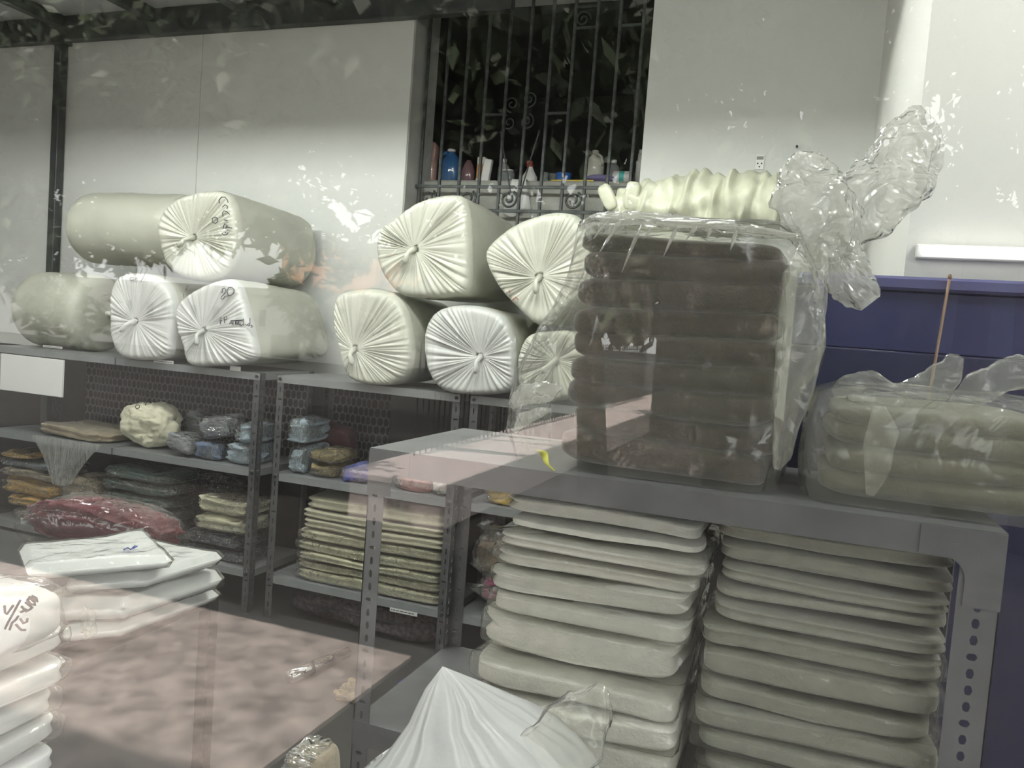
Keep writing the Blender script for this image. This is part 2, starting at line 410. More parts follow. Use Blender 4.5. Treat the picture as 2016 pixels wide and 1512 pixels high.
ceiling_light(1.4, 1.3, 'fluorescent fitting in front of the bright right wall', k=1.1)
def fill_batten(x, y, z, k, label):
    t = thing('ceiling_light', label, 'light', (x, y, z), 'fluorescent fittings over the shop')
    boxo('housing', x-.62, x+.62, y-.03, y+.03, z+.02, CEIL-.077, M_white, t, b=.004)
    MB().tube([(x-.59, y, z), (x+.59, y, z)], .014, 10).out('tube', mat('lit_tube_%d' % round(k*100), (.97, 1.0, .95), .5, var=0, emit=TUBE_L*k), t, True)
    for e in (-.6, .6): boxo('lamp_holder', x+e-.012, x+e+.012, y-.016, y+.016, z-.016, z+.02, M_white, t)
fill_batten(-.6, 1.35, 3.2, .75, 'added fill batten over the near shelving unit, brightening wall and stacks')  # unseen lamp added to brighten the upper wall and near stacks
ceiling_light(-2.6, 1.15, 'fluorescent fitting nearest the shop window at left', k=.35)

# =================================================================== SHELVING
def slotted_plate(mb, o, ux, uz, w, h, pitch, sw, sh, th, un):
    """flange with real slots: o corner, ux width dir, uz up, un thickness dir"""
    o, ux, uz, un = Vector(o), Vector(ux), Vector(uz), Vector(un)
    n = int(h/pitch); hh = h/n
    for i in range(n):
        z0 = i*hh; cx, cz = w/2, z0+hh/2
        lng = (i % 4 != 3); a, b = (sw/2, sh/2) if lng else (sh/2, sw/2)
        outer = [(0, z0), (w/2, z0), (w, z0), (w, cz), (w, z0+hh), (w/2, z0+hh), (0, z0+hh), (0, cz)]
        inner = [(cx-.62*a, cz-b*.86), (cx, cz-b), (cx+.62*a, cz-b*.86), (cx+a, cz), (cx+.62*a, cz+b*.86), (cx, cz+b), (cx-.62*a, cz+b*.86), (cx-a, cz)]
        V = []
        for tt in (0, th):
            for q in (outer, inner): V += [o+ux*x+uz*z+un*tt for x, z in q]
        F = []
        for k in range(8):
            k2 = (k+1) % 8
            F.append((k, k2, 8+k2, 8+k)); F.append((16+k2, 16+k, 24+k, 24+k2)); F.append((8+k, 8+k2, 24+k2, 24+k))
            if k in (2, 3, 6, 7): F.append((k2, k, 16+k, 16+k2))
        mb.add(V, F)
    return mb
def corner_post(t, x, y, sx, sy, z1, wf, pitch, m, holes=True):
    """L angle at the corner (x,y); flanges run in sx along x and sy along y"""
    mb = MB(); th = .0022
    if holes:
        slotted_plate(mb, (x, y, 0), (sx, 0, 0), (0, 0, 1), wf, z1, pitch, wf*.2, pitch*.62, th, (0, sy, 0))
        slotted_plate(mb, (x, y, 0), (0, sy, 0), (0, 0, 1), wf, z1, pitch, wf*.2, pitch*.62, th, (sx, 0, 0))
    return mb.out('post', m, t)
def shelf_unit(x0, x1, y0, y1, levels, ztop, label, group, wf=.04, pitch=.045, lip=.036, ms=M_shelf, mp=M_post, gusset=0.0):
    t = thing('shelving_unit', label, 'shelf', ((x0+x1)/2, (y0+y1)/2, 0), group)
    for x, sx in ((x0, 1), (x1, -1)):
        for y, sy in ((y0, 1), (y1, -1)): corner_post(t, x, y, sx, sy, ztop, wf, pitch, mp)
    for z in levels:
        e = .003
        for xa, xb in ([(x0, x1)] if x1-x0 < 1.2 else [(x0, (x0+x1)/2-.001), ((x0+x1)/2+.001, x1)]):
            mb = MB().box(xa+e, xb-e, y0+e, y1-e, z-.0015, z, 0)
            mb.box(xa+e, xb-e, y0-.0015 if z == levels[0] else y0+e, y0+e+.002, z-lip, z-.0015).box(xa+e, xb-e, y1-e-.002, y1-e, z-lip, z-.0015)
            mb.box(xa+e, xa+e+.002, y0+e, y1-e, z-lip, z-.0015).box(xb-e-.002, xb-e, y0+e, y1-e, z-lip, z-.0015)
            mb.box(xa+e, xb-e, y0+e+.002, y0+.02, z-lip, z-lip+.002)
            sh = mb.out('shelf', ms, t)
        for x in (x0+.02, x1-.02):
            MB().lathe([(.008, -.008), (.008, 0), (.003, .001)], (x, y0-.001, z-lip/2), 8, axis='y').out('bolt', M_bolt, sh)
    return t
SY = 3.33
def sx_at(px, py): return onY(px, py, SY).x
ZT = onY(545, 738, SY).z; Z2 = onY(545, 932, SY).z; Z3 = onY(540, 1135, SY).z
U2L, U2R = sx_at(545, 760), sx_at(893, 990)
U1R = sx_at(512, 760); U1L = U1R-.92; U0R = U1L-.02; U0L = U0R-.92; U3L = U2R+.045; U3R = U3L+.92
for a, b, lab in ((U0L, U1R, 'long grey slotted angle shelving unit holding the green stack and silver packs'),
                  (U2L, U2R, 'grey slotted angle shelving unit holding the stack of cream sheets'),
                  (U3L, U3R, 'grey slotted angle shelving unit behind the near stack of folded blankets')):
    shelf_unit(a, b, SY, SY+.46, (ZT, Z2, Z3), ZT, lab, 'shelving units in the back row')
# near unit
NY = 1.42
pl_, pr_ = onY(730, 880, NY), onY(1985, 1052, NY)
NX0, NX1, NZ = pl_.x, pr_.x, (pl_.z+pr_.z)/2
NB = NY+.46
nu_ = thing('shelving_unit', 'near grey shelving unit carrying the brown bagged stack on top', 'shelf', ((NX0+NX1)/2, NY+.23, 0))
for x, sx in ((NX0, 1), (NX1, -1)):
    for y, sy in ((NY, 1), (NB, -1)): corner_post(nu_, x, y, sx, sy, NZ-.001, .036 if sx > 0 else .06, .0262, M_nshelf)
NS = NZ-.56
for k, z in enumerate((NZ, NS, .12)):
    mb = MB().box(NX0, NX1, NY-.002, NB+.002, z-.0015, z).box(NX0, NX1, NY-.002, NY-.0005, z-.05, z-.0015).box(NX0, NX1, NB+.0005, NB+.002, z-.05, z-.0015)
    mb.box(NX0, NX0+.0015, NY, NB, z-.05, z-.0015).box(NX1-.0015, NX1, NY, NB, z-.05, z-.0015)
    sh = mb.out('shelf', M_nshelf, nu_)
# gusset plates with a rounded inner corner, under the top at both front corners
def gusset(xc, sx, s, r):
    prof = [(0, 0), (s, 0), (s, -.045)]
    for k in range(9):
        a = PI/2*k/8; prof.append((.052+r-r*math.sin(a), -.045-r+r*math.cos(a)))
    prof += [(.052, -s), (0, -s)]
    V = []; n = len(prof)
    for y in (NY-.0045, NY-.0025): V += [(xc+sx*x, y, NZ-.002+z) for x, z in prof]
    F = [tuple(range(n)), tuple(range(2*n-1, n-1, -1))]+[(k, (k+1) % n, n+(k+1) % n, n+k) for k in range(n)]
    return MB().add(V, F)
gusset(NX1, -1, .12, .035).out('gusset_plate', M_nshelf, nu_)
gusset(NX0, 1, .09, .025).out('gusset_plate', M_nshelf, nu_)
# shelf edge labels
def edge_label(px, py, wpx, hpx, lab, Y=SY-.0035, lines=2):
    a, b = onY(px, py, Y), onY(px+wpx, py+hpx, Y); h = abs(onY(px, py, Y).z-onY(px, py+hpx, Y).z)
    t = thing('shelf_label', lab, 'label', ((a.x+b.x)/2, Y, a.z-h), 'paper labels on shelf edges')
    boxo('paper', a.x, b.x, Y-.001, Y, a.z-h, a.z, M_paper, t)
    if lines:
        mb = MB(); x = a.x+.006
        rr = random.Random(px)
        while x < b.x-.012:
            l = rr.uniform(.006, .018); mb.box(x, min(x+l, b.x-.004), Y-.0016, Y-.001, a.z-h*.62, a.z-h*.42); x += l+.004
        mb.out('print_line', M_ink, t)
edge_label(303, 707, 39, 6, 'long white paper label on the top shelf edge under the lavender roll')
edge_label(453, 720, 21, 9, 'small blank white label on the top shelf edge', lines=0)
edge_label(768, 1195, 54, 8, 'white printed label on the edge of the cream sheet shelf')
edge_label(85, 679, 38, 4, 'white paper label on the top shelf edge at the far left')

# =================================================================== BATTING ROLLS
def ptsXZ(px, Y): return [(onY(x, y, Y).x, onY(x, y, Y).z) for x, y in px]
def strokes(t, lines, Y, m, r=.0022, name='handwriting'):
    """pen strokes given as photo pixels on the face plane"""
    mb = MB()
    for ln in lines: mb.tube([onY(x, y, Y) for x, y in ln], r, 5)
    return mb.out(name, m, t, smooth=True)
ROLLZ = {}
def roll(key, px, cpx, yf, Ln, label, seed, rest=None, mf=M_batt, mb_=M_body, tail=.05, taper=.9, skew=0.0, pleat=1.0, rise=0.0, n=216):
    """batting roll: pleated gathered end towards the window, body running back to the wall"""
    O = closed_curve(ptsXZ(px, yf), n)
    C = onY(cpx[0], cpx[1], yf); c = (C.x, C.z)
    if rest is not None:
        dz = rest-min(z for x, z in O); O = [(x, z+dz) for x, z in O]; c = (c[0], c[1]+dz)
    gx = sum(x for x, z in O)/n; gz = sum(z for x, z in O)/n
    zmin = min(z for x, z in O); ROLLZ[key] = max(z for x, z in O)
    t = thing('batting_roll', label, 'roll', (gx, yf+Ln/2, zmin), 'plastic wrapped batting rolls on the top shelf')
    rr = random.Random(seed)
    # angular pleat field
    comps = [(rr.randint(7, 88), rr.uniform(0, 6.28), rr.uniform(.3, 1)) for _ in range(22)]
    pl = [sum(a*math.sin(k*2*PI*i/n+p) for k, p, a in comps)/4 for i in range(n)]
    pl = [math.copysign(abs(v)**.8, v) for v in pl]
    R = max(math.hypot(x-c[0], z-c[1]) for x, z in O)
    V = []; F = []
    rings = [1.0, .985, .955, .91, .84, .74, .62, .5, .38, .27, .17, .10, .055]
    for j, q in enumerate(rings):
        for i, (x, z) in enumerate(O):
            ed = {0: .055, 1: .03, 2: .012, 3: .003}.get(j, 0.0)
            amp = .013*pleat*math.sin(PI*min(1, (1-q)*1.15+.02))**.8*(.6+.7*noise.noise(Vector((x*9, z*9, seed))))
            y = yf+ed+pl[i]*amp+(.02*(1-q)**2)
            y += .012*noise.noise(Vector((x*6, z*6, seed+4)))*(1-abs(2*q-1))
            tw = 0.10*(1-q)**3
            X, Z = x-c[0], z-c[1]
            V.append((c[0]+(X*math.cos(tw)-Z*math.sin(tw))*q, y, c[1]+(X*math.sin(tw)+Z*math.cos(tw))*q))
    m = len(rings)
    for j in range(m-1):
        for i in range(n): F.append((j*n+i, (j+1)*n+i, (j+1)*n+(i+1) % n, j*n+(i+1) % n))
    F.append(tuple((m-1)*n+i for i in range(n)))
    ec = mk('end_cover', V, F, mf, t, True)
    # body
    V = []; F = []; nb = 15
    for j in range(nb):
        f = j/(nb-1); y = yf+.05+(Ln-.05)*f
        s = 1-(1-taper)*f**1.5
        if j == nb-1: s *= .82
        if j == nb-2: s *= .95
        for i, (x, z) in enumerate(O):
            X, Z = x-gx, z-gz; g = 1+.02*noise.noise(Vector((X*5, y*4, Z*5+seed)))+.012*noise.noise(Vector((X*3, y*26+seed, Z*3)))
            bx, bz = gx+X*s*g+skew*f, gz+Z*s*g+rise*f
            if rest is not None: bz = max(bz, zmin)
            V.append((bx, y+.012*noise.noise(Vector((x*4, z*4, seed+j)))*(0 if j == 0 else 1), bz))
    for j in range(nb-1):
        for i in range(n): F.append((j*n+i, j*n+(i+1) % n, (j+1)*n+(i+1) % n, (j+1)*n+i)[::-1])
    F.append(tuple((nb-1)*n+i for i in range(n)))
    mk('roll_body', V, F, mb_, t, True)
    # twisted knot at the gather
    a0 = rr.uniform(-.8, .8)-PI/2
    p = Vector((c[0], yf+.028, c[1]))
    pts = [p+Vector((math.cos(a0)*q*tail, -.012-.05*math.sin(min(1, q*1.3)*PI*.62), math.sin(a0)*q*tail)) for q in (0, .25, .5, .8, 1.15, 1.5)]
    MB().tube(pts, [.016, .011, .009, .011, .015, .006], 9).out('knot', mf, ec, True)
    return t, c, yf
def roll_side(key, x0, x1, yc, zc, R, label, seed, m=M_body, squash=.95):
    t = thing('batting_roll', label, 'roll', ((x0+x1)/2, yc, zc-R*squash), 'plastic wrapped batting rolls on the top shelf')
    prof = [(.05, -.01), (R*.35, -.008), (R*.72, 0), (R*.9, .012), (R*.985, .04), (R, .08)]
    k = 14; Lx = x1-x0
    prof += [(R*(1+.012*math.sin(q*9.7)), .08+(Lx-.16)*q/k) for q in range(1, k)]
    prof += [(R*.985, Lx-.05), (R*.9, Lx-.015), (R*.6, Lx), (.04, Lx+.004)]
    b = MB().lathe(prof, (x0, yc, zc), 56, axis='x')
    V = []
    for x, y, z in b.V:
        g = 1+.03*noise.noise(Vector((x*5, y*4, z*4+seed)))+.016*noise.noise(Vector((x*22, y*3, z*3+seed)))
        V.append((x, yc+(y-yc)*g, zc+max(-R*squash, (z-zc)*g*squash)))
    mk('roll_body', V, b.F, m, t, True)
    for e, xx in ((-1, x0), (1, x1)):
        MB().tube([(xx-e*.01, yc, zc), (xx+e*.018, yc, zc+.006), (xx+e*.03, yc+.01, zc-.01)], [.02, .012, .016], 8).out('knot', M_batt, t, True)
    return t
YF = SY-.05
ZL = ZT+.001
rD = roll('D', [(230, 525), (262, 518), (300, 525), (330, 550), (340, 600), (335, 650), (325, 685), (280, 692), (235, 685), (216, 650), (213, 600), (215, 555)], (262, 615), YF, .72,
          'pale lavender white batting roll with a small marked circle, low on the left', 11, ZL, M_battc)
rE = roll('E', [(440, 528), (465, 540), (480, 580), (492, 630), (500, 680), (470, 698), (420, 702), (370, 700), (358, 665), (342, 610), (350, 575), (390, 545)], (396, 632), YF, .74,
          'batting roll marked 20 in black pen, low on the top shelf', 12, ZL, M_battc)
rF = roll('F', [(660, 570), (710, 556), (760, 562), (790, 590), (805, 640), (808, 690), (795, 730), (760, 748), (700, 742), (678, 720), (665, 670), (655, 620)], (694, 677), YF, .72,
          'batting roll low on the shelf under the left side of the largest upper roll', 13, ZL)
rH = roll('H', [(860, 595), (900, 585), (950, 590), (990, 610), (1008, 650), (1010, 710), (1000, 755), (930, 764), (870, 755), (840, 720), (830, 660), (838, 620)], (945, 688), YF, .72,
          'batting roll with a knotted centre low on the shelf beside the brown bagged stack', 14, ZL, M_battc)
rJ = roll('J', [(1022, 668), (1040, 640), (1080, 632), (1130, 636), (1155, 690), (1150, 750), (1090, 772), (1030, 765), (1016, 710)], (1095, 690), YF+.02, .72,
          'batting roll low on the shelf, mostly hidden behind the brown bagged stack', 15, ZL)
rB = roll('B', [(330, 398), (375, 378), (420, 373), (447, 385), (460, 420), (462, 480), (450, 520), (420, 548), (370, 550), (330, 530), (312, 490), (305, 440)], (376, 467), YF+.02, .78,
          'batting roll with vertical pen writing on its end, upper left', 16)
rG = roll('G', [(770, 430), (820, 395), (870, 382), (905, 385), (918, 420), (922, 500), (918, 570), (890, 582), (830, 586), (780, 577), (745, 530), (737, 480), (745, 450)], (812, 490), YF+.02, .78,
          'largest upper batting roll with finely pleated square end under the barred opening', 17, pleat=1.25)
rI = roll('I', [(960, 480), (1010, 440), (1070, 418), (1110, 416), (1140, 432), (1165, 500), (1160, 560), (1115, 610), (1060, 640), (1010, 600), (975, 560), (952, 510)], (1060, 545), YF+.02, .74,
          'upper batting roll tucked behind the left edge of the brown bagged stack', 18)
# two lying along the wall at the left
a = onY(20, 600, 3.62); zR = .235
roll_side('C', onY(24, 590, 3.42).x, onY(205, 600, 3.6).x, 3.62, ZL+zR*.95, zR, 'batting roll lying sideways on the far left of the top shelf', 21)
a = onY(122, 450, 3.62)
roll_side('A', onY(124, 450, 3.44).x, -3.26, 3.64, onY(250, 452, 3.62).z, .215, 'batting roll lying sideways along the wall behind the upper left roll', 22)
# out of sight behind the bag, carrying the ruffled bundle
roll('P1', [(1200, 520), (1260, 500), (1330, 520), (1350, 600), (1340, 690), (1260, 720), (1200, 700), (1190, 610)], (1262, 610), YF+.05, .7,
     'batting roll hidden behind the brown bagged stack, left of the pair', 23, ZL, n=64)
roll('P2', [(1235, 470), (1300, 440), (1380, 450), (1415, 500), (1405, 560), (1310, 580), (1235, 560), (1220, 510)], (1315, 515), YF+.1, .7,
     'batting roll hidden behind the brown bagged stack, on top of another', 24, ROLLZ['P1']+.005, n=64)
# pen marks
Yp = YF-.006
strokes(rB[0], [[(432, 400), (431, 394), (436, 388), (443, 388), (448, 394), (449, 399)], [(438, 408), (443, 403), (448, 406), (447, 411)],
                [(439, 426), (438, 419), (441, 415), (446, 416), (452, 422)], [(441, 433), (448, 434)],
                [(424, 427), (418, 430), (418, 437), (424, 440), (429, 436), (428, 430), (424, 427)],
                [(440, 445), (440, 450), (445, 449), (447, 444), (443, 440), (440, 445)], [(446, 447), (457, 449)],
                [(445, 458), (441, 456), (438, 460), (441, 463), (446, 462), (449, 457)]], YF+.008, M_ink)
strokes(rE[0], [[(437, 577), (438, 569), (442, 567), (445, 571), (443, 577), (436, 584), (435, 588), (439, 589), (443, 583), (452, 582)]], Yp, M_ink, name='digit')
strokes(rE[0], [[(450, 566), (447, 573), (449, 581), (454, 582), (460, 577), (461, 570), (457, 566), (450, 566)]], Yp, M_ink, name='digit')
strokes(rE[0], [[(365, 563), (366, 571), (370, 562)], [(361, 578), (362, 586)]], Yp, M_ink, name='pen_mark')
strokes(rE[0], [[(433, 628), (434, 638)], [(433, 626), (437, 626)], [(434, 631), (437, 631)], [(442, 636), (441, 624), (446, 623), (447, 628), (442, 630)],
                [(452, 638), (455, 631), (457, 638)], [(455, 631), (478, 630)], [(459, 633), (459, 640)], [(463, 639), (464, 633), (467, 639), (469, 633), (471, 640)],
                [(474, 637), (472, 640), (475, 642), (478, 638)], [(479, 627), (480, 641)], [(483, 638), (486, 641), (489, 637)],
                [(492, 626), (492, 642)], [(492, 640), (489, 642), (488, 638), (492, 637)], [(495, 640), (498, 644), (494, 645), (495, 640)]], Yp, M_ink, r=.0022)
strokes(rD[0], [[(264, 547), (258, 546), (255, 549), (258, 552), (266, 551), (268, 547)]], Yp, M_ink, r=.002)
strokes(rD[0], [[(290, 530), (283, 544), (277, 555)], [(281, 528), (276, 540)]], Yp, M_ink, r=.0014, name='pen_line')
strokes(rI[0], [[(1008, 592), (1016, 584), (1020, 590)], [(1002, 570), (1004, 576)]], YF+.01, M_inkr, r=.002)

# ruffled bundle lying on the hidden rolls
M_ruff = mat('pale_yellow_cloth', (.58, .59, .46), .6, var=.14, scale=14, coat=.3, bump=.3, bscale=30)
p0, p1 = onY(1212, 410, 3.5), onY(1535, 420, 3.5)
zc = onY(1400, 410, 3.5).z
tk = thing('ruffled_bundle', 'pale yellow ruffled cloth bundle behind the top of the brown bagged stack', 'cloth', ((p0.x+p1.x)/2, 3.5, zc-.11))
V = []; F = []; nx, na = 70, 40
for i in range(nx+1):
    f = i/nx; x = p0.x+(p1.x-p0.x)*f
    Rr = (.07+.075*min(1, f*2.2))*(1+.10*noise.noise(Vector((f*26, 0, 3)))+.05*math.sin(f*71)) if 0 < i < nx else .02
    for k in range(na):
        a = 2*PI*k/na; g = 1+.22*noise.noise(Vector((x*16, math.cos(a)*2, math.sin(a)*2)))
        V.append((x+.008*math.sin(a*3+f*30), 3.5+Rr*g*math.cos(a)*1.1, max(ROLLZ['P2']+.003, zc+Rr*g*math.sin(a))))
for i in range(nx):
    for k in range(na): F.append((i*na+k, (i+1)*na+k, (i+1)*na+(k+1) % na, i*na+(k+1) % na)[::-1])
F += [tuple(range(na)), tuple(nx*na+k for k in range(na))[::-1]]
mk('gathered_cloth', V, F, M_ruff, tk, True)
q = onY(1228, 388, 3.5)
for dx, dz, rot in ((-.02, .03, -.5), (.05, .02, .1), (.10, .025, .35)):
    V, F = slab(.06, .05, .12, seed=int(dz*1000), e1=.5, e2=.5, amp=.006, nu=20, nv=10)
    mk('ruffle', place(V, (q.x+dx, 3.42, q.z-.07), ry=rot), F, M_ruff, tk, True)

# =================================================================== BARRED OPENING
M_iron = mat('wrought_iron', (.05, .055, .055), .5, metal=.4, var=.5, scale=30, bump=.15)
GY = WY+.12
gr = thing('window_grille', 'black wrought iron grille of bars and scrolls across the dark opening', 'grille', ((WX0+WX1)/2, GY, WZ0))
bx0, bx1 = onY(829, 330, GY).x, onY(1243, 330, GY).x
barme = mesh('bar', MB().box(-.008, .008, -.008, .008, 0, WZ1-WZ0, .002).V, MB().box(-.008, .008, -.008, .008, 0, WZ1-WZ0, .002).F, M_iron)
for i in range(11): piece('bar', barme, gr, (bx0+(bx1-bx0)*i/10, GY, WZ0))
bs = (bx1-bx0)/10
bx = lambda i: bx0+bs*i
zr = onY(1125, 370, GY).z; zr2 = onY(1110, 418, GY).z
for z in (zr, zr2): boxo('rail', WX0+.012, WX1, GY-.012, GY-.004, z-.009, z+.009, M_iron, gr, b=.002)
zu = onY(970, 226, GY).z
for i in (3, 6): boxo('crosspiece', bx(i)+.008, bx(i+1)-.008, GY-.006, GY+.006, zu-.007, zu+.007, M_iron, gr)
for i in (7, 9): boxo('crosspiece', bx(i)+.008, bx(i+1)-.008, GY-.006, GY+.006, onY(1150, 55, GY).z-.007, onY(1150, 55, GY).z+.007, M_iron, gr)
boxo('crosspiece', bx(7)+.008, bx(8)-.008, GY-.006, GY+.006, onY(1150, 14, GY).z-.007, onY(1150, 14, GY).z+.007, M_iron, gr)
def scroll(cx, cz, R, turns=1.6, start=0.0, flip=1, r=.0065):
    pts = []
    for k in range(34):
        f = k/33; a = start+flip*2*PI*turns*f; q = R*(1-.82*f)
        pts.append((cx+q*math.cos(a), GY-.002, cz+q*math.sin(a)))
    MB().tube(pts, r, 6).out('scroll', M_iron, gr, True)
zs = (zr+zr2)/2
for i in (7, 9, 0, 2, 4): scroll(bx(i)+bs*.5, zs, bs*.42, 1.7, PI*.3, -1)
for px, py, fl, st in ((1002, 242, 1, PI*.6), (1037, 240, -1, PI*.4), (1042, 195, 1, -PI*.5), (1008, 205, -1, -PI*.5)):
    q = onY(px, py, GY); scroll(q.x, q.z, bs*.36, 1.5, st, fl, .004)
q = onY(1148, 38, GY); scroll(q.x, q.z, bs*.36, 1.5, 0, 1, .005)
for a, b in (((985, 258), (1006, 384)), ((1062, 256), (1022, 388))):
    MB().tube([onY(*a, GY-.012), onY(*b, GY-.012)], .0045, 6).out('brace', M_iron, gr)

# bottles and jars on the sill, behind the bars
BY = WY+.34
def bx_(px): return onY(px, 345, BY).x
def glassy(name, col, tr=.5):
    if name in MATS: return MATS[name]
    m, t, out = nt(name)
    p = N(t, 'ShaderNodeBsdfPrincipled'); p.inputs['Base Color'].default_value = (*col, 1); p.inputs['Roughness'].default_value = .12
    p.inputs['Coat Weight'].default_value = .5
    trn = N(t, 'ShaderNodeBsdfTransparent'); trn.inputs[0].default_value = (*[min(1, c*1.3+.1) for c in col], 1)
    mx = N(t, 'ShaderNodeMixShader'); mx.inputs[0].default_value = 1-tr
    L(t, trn.outputs[0], mx.inputs[1]); L(t, p.outputs[0], mx.inputs[2]); L(t, mx.outputs[0], out.inputs[0]); MATS[name] = m; return m
def bottle(name, px, wpx, ytop, m, label, cat, prof, capm=None, cap=None, y=BY, sy=.7, n=20, extra=None):
    """prof: (r fraction, z fraction); size from the photo width and top"""
    x = bx_(px); R = abs(onY(px+wpx/2, 345, y).x-onY(px-wpx/2, 345, y).x)/2; H = onY(px, ytop, y).z-SILLZ
    t = thing(name, label, cat, (x, y, SILLZ), 'bottles and jars on the sill behind the bars')
    MB().lathe([(R*a, H*b+.0006) for a, b in prof], (x, y, SILLZ), n, 1, sy).out('body', m, t, True)
    if cap: MB().lathe([(R*a, H*b) for a, b in cap], (x, y, SILLZ), 14, 1, 1).out('cap', capm, t, True)
    return t, x, R, H
P_b = [(.9, 0), (1, .03), (1, .62), (.92, .72), (.45, .82), (.36, .86), (.36, .9)]
C_b = [(.42, .88), (.44, .9), (.44, .99), (.3, 1)]
M_pinkp = glassy('pink_plastic', (.50, .30, .27), .25); M_bluep = glassy('blue_plastic', (.03, .12, .30), .2)
M_clearp = glassy('clear_plastic', (.5, .52, .52), .72); M_whitep = mat('white_plastic', (.62, .62, .60), .35, var=.04)
M_beigep = mat('beige_plastic', (.40, .39, .34), .4, var=.06); M_orang = mat('orange_card', (.55, .24, .06), .5, var=.15, scale=30)
M_redp = mat('red_plastic', (.38, .05, .04), .4); M_cream = mat('cream_card', (.68, .64, .52), .6); M_yell = mat('yellow_stick', (.62, .46, .07), .5)
M_tealp = mat('teal_print', (.05, .35, .32), .5); M_purp = mat('purple_cloth', (.16, .14, .28), .9, bump=.3); M_bluec = mat('blue_cup_plastic', (.03, .12, .42), .35)
t, x, R, H = bottle('bottle', 845, 28, 282, M_pinkp, 'bottle under a pink plastic bag at the left end of the sill', 'bottle', [(.92, 0), (1, .04), (1, .55), (.8, .66), (.5, .72)])
V, F = slab(R*2.1, R*1.7, H*.62, 4, .8, .6, .006, crin=.006, nu=36, nv=20)
mk('plastic_bag', place(V, (x, BY, SILLZ+H*.42)), F, M_pinkp, t, True)
t, x, R, H = bottle('detergent_jug', 886, 36, 294, M_bluep, 'blue detergent jug with a moulded handle on the sill', 'jug', [(.92, 0), (1, .03), (1, .6), (.75, .78), (.4, .88), (.36, .93)], M_whitep, [(.4, .92), (.42, .99), (.3, 1)])
MB().tube([(x-R*.3, BY-.02, SILLZ+H*.9), (x-R*.8, BY-.02, SILLZ+H*.84), (x-R*1.02, BY-.02, SILLZ+H*.68), (x-R*.95, BY-.02, SILLZ+H*.52)], R*.18, 8).out('handle', M_bluep, t, True)
t, x, R, H = bottle('plastic_pouch', 921, 26, 316, glassy('mauve_plastic', (.26, .15, .17), .4), 'crumpled mauve plastic pouch between the blue jug and orange carton', 'pouch', [(.8, 0), (1, .1), (1, .55), (.7, .8), (.35, 1)])
# carton, white bottle
x = bx_(948); H = onY(948, 310, BY).z-SILLZ
t = thing('carton', 'orange and cream carton standing on the sill', 'carton', (x, BY, SILLZ), 'bottles and jars on the sill behind the bars')
boxo('body', x-.026, x+.026, BY-.02, BY+.02, SILLZ+.0006, SILLZ+H*.72, M_orang, t, b=.002); boxo('top', x-.026, x+.024, BY-.02, BY+.02, SILLZ+H*.721, SILLZ+H, M_cream, t, b=.004)
boxo('band', x-.0265, x+.0265, BY-.0208, BY+.0206, SILLZ+H*.02, SILLZ+H*.2, M_cream, t)
x = bx_(965); H = onY(965, 320, BY).z-SILLZ
t = thing('white_carton', 'white box leaning on the bars beside the orange carton', 'carton', (x, BY-.07, SILLZ), 'bottles and jars on the sill behind the bars')
mb = MB().box(-.024, .024, -.014, .014, 0, H, .003); mk('body', place(mb.V, (x, BY-.07, SILLZ+.003), ry=.12), mb.F, M_whitep, t)
mb = MB().box(-.02, .02, -.0146, -.0141, H*.2, H*.32); mk('printed_band', place(mb.V, (x, BY-.07, SILLZ+.003), ry=.12), mb.F, M_paper, t)
bottle('bottle', 982, 22, 313, mat('grey_plastic', (.3, .3, .3), .4), 'grey white bottle behind the leaning white box', 'bottle', P_b, M_whitep, C_b, y=BY+.07)
bottle('glass_jar', 1000, 26, 335, M_clearp, 'clear glass jar on the sill left of the spray bottle', 'jar', [(.9, 0), (1, .05), (1, .8), (.8, .9), (.8, 1)], M_whitep, [(.82, .9), (.84, 1), (.3, 1.02)])
t, x, R, H = bottle('spray_bottle', 1043, 30, 322, M_whitep, 'white spray bottle with a red head behind the bars', 'bottle', [(.9, 0), (1, .04), (1, .35), (.55, .62), (.34, .8), (.32, .86)], M_redp, [(.34, .84), (.36, .94), (.3, .96)])
boxo('trigger_head', x-R*.45, x+R*.2, BY-.012, BY+.012, SILLZ+H*.96, SILLZ+H*1.12, M_redp, t, b=.003)
MB().tube([(x-R*.3, BY, SILLZ+H*.98), (x-R*.5, BY, SILLZ+H*.86)], .004, 6).out('trigger', M_redp, t)
# white rag hanging over the sill edge
rg = thing('cleaning_rag', 'white rag hanging over the sill edge below the spray bottle', 'cloth', (bx_(1042), WY+.19, SILLZ-.2))
V = []; F = []
for j in range(13):
    for i in range(11):
        u, v = i/10, j/12; wdt = .035+.045*v; zz = SILLZ+.004-.19*max(0, v-.15)/.85*(1+.12*math.sin(u*5))
        yy = WY+.205-.015*math.sin(u*9+v*2)*v-.01 if v > .15 else WY+.205+.05*(.15-v)/.15
        V.append((bx_(1040)+(u-.5)*wdt*2, yy, zz))
for j in range(12):
    for i in range(10): F.append((j*11+i, j*11+i+1, (j+1)*11+i+1, (j+1)*11+i))
o = mk('rag_cloth', V, F, M_whitep, rg, True); md = o.modifiers.new('thick', 'SOLIDIFY'); md.thickness = .004
bottle('drinking_glass', 1072, 18, 340, M_clearp, 'clear drinking glass nearest the spray bottle', 'glass', [(.75, 0), (.8, .05), (1, 1), (.93, 1), (.72, .1)])
bottle('drinking_glass', 1085, 16, 342, M_clearp, 'clear drinking glass nearest the blue cup', 'glass', [(.75, 0), (.8, .05), (1, 1), (.93, 1), (.72, .1)], y=BY+.03)
bottle('plastic_cup', 1110, 30, 342, M_bluec, 'blue plastic cup on the sill', 'cup', [(.75, 0), (.8, .03), (1, 1), (.93, 1), (.7, .1)], sy=1)
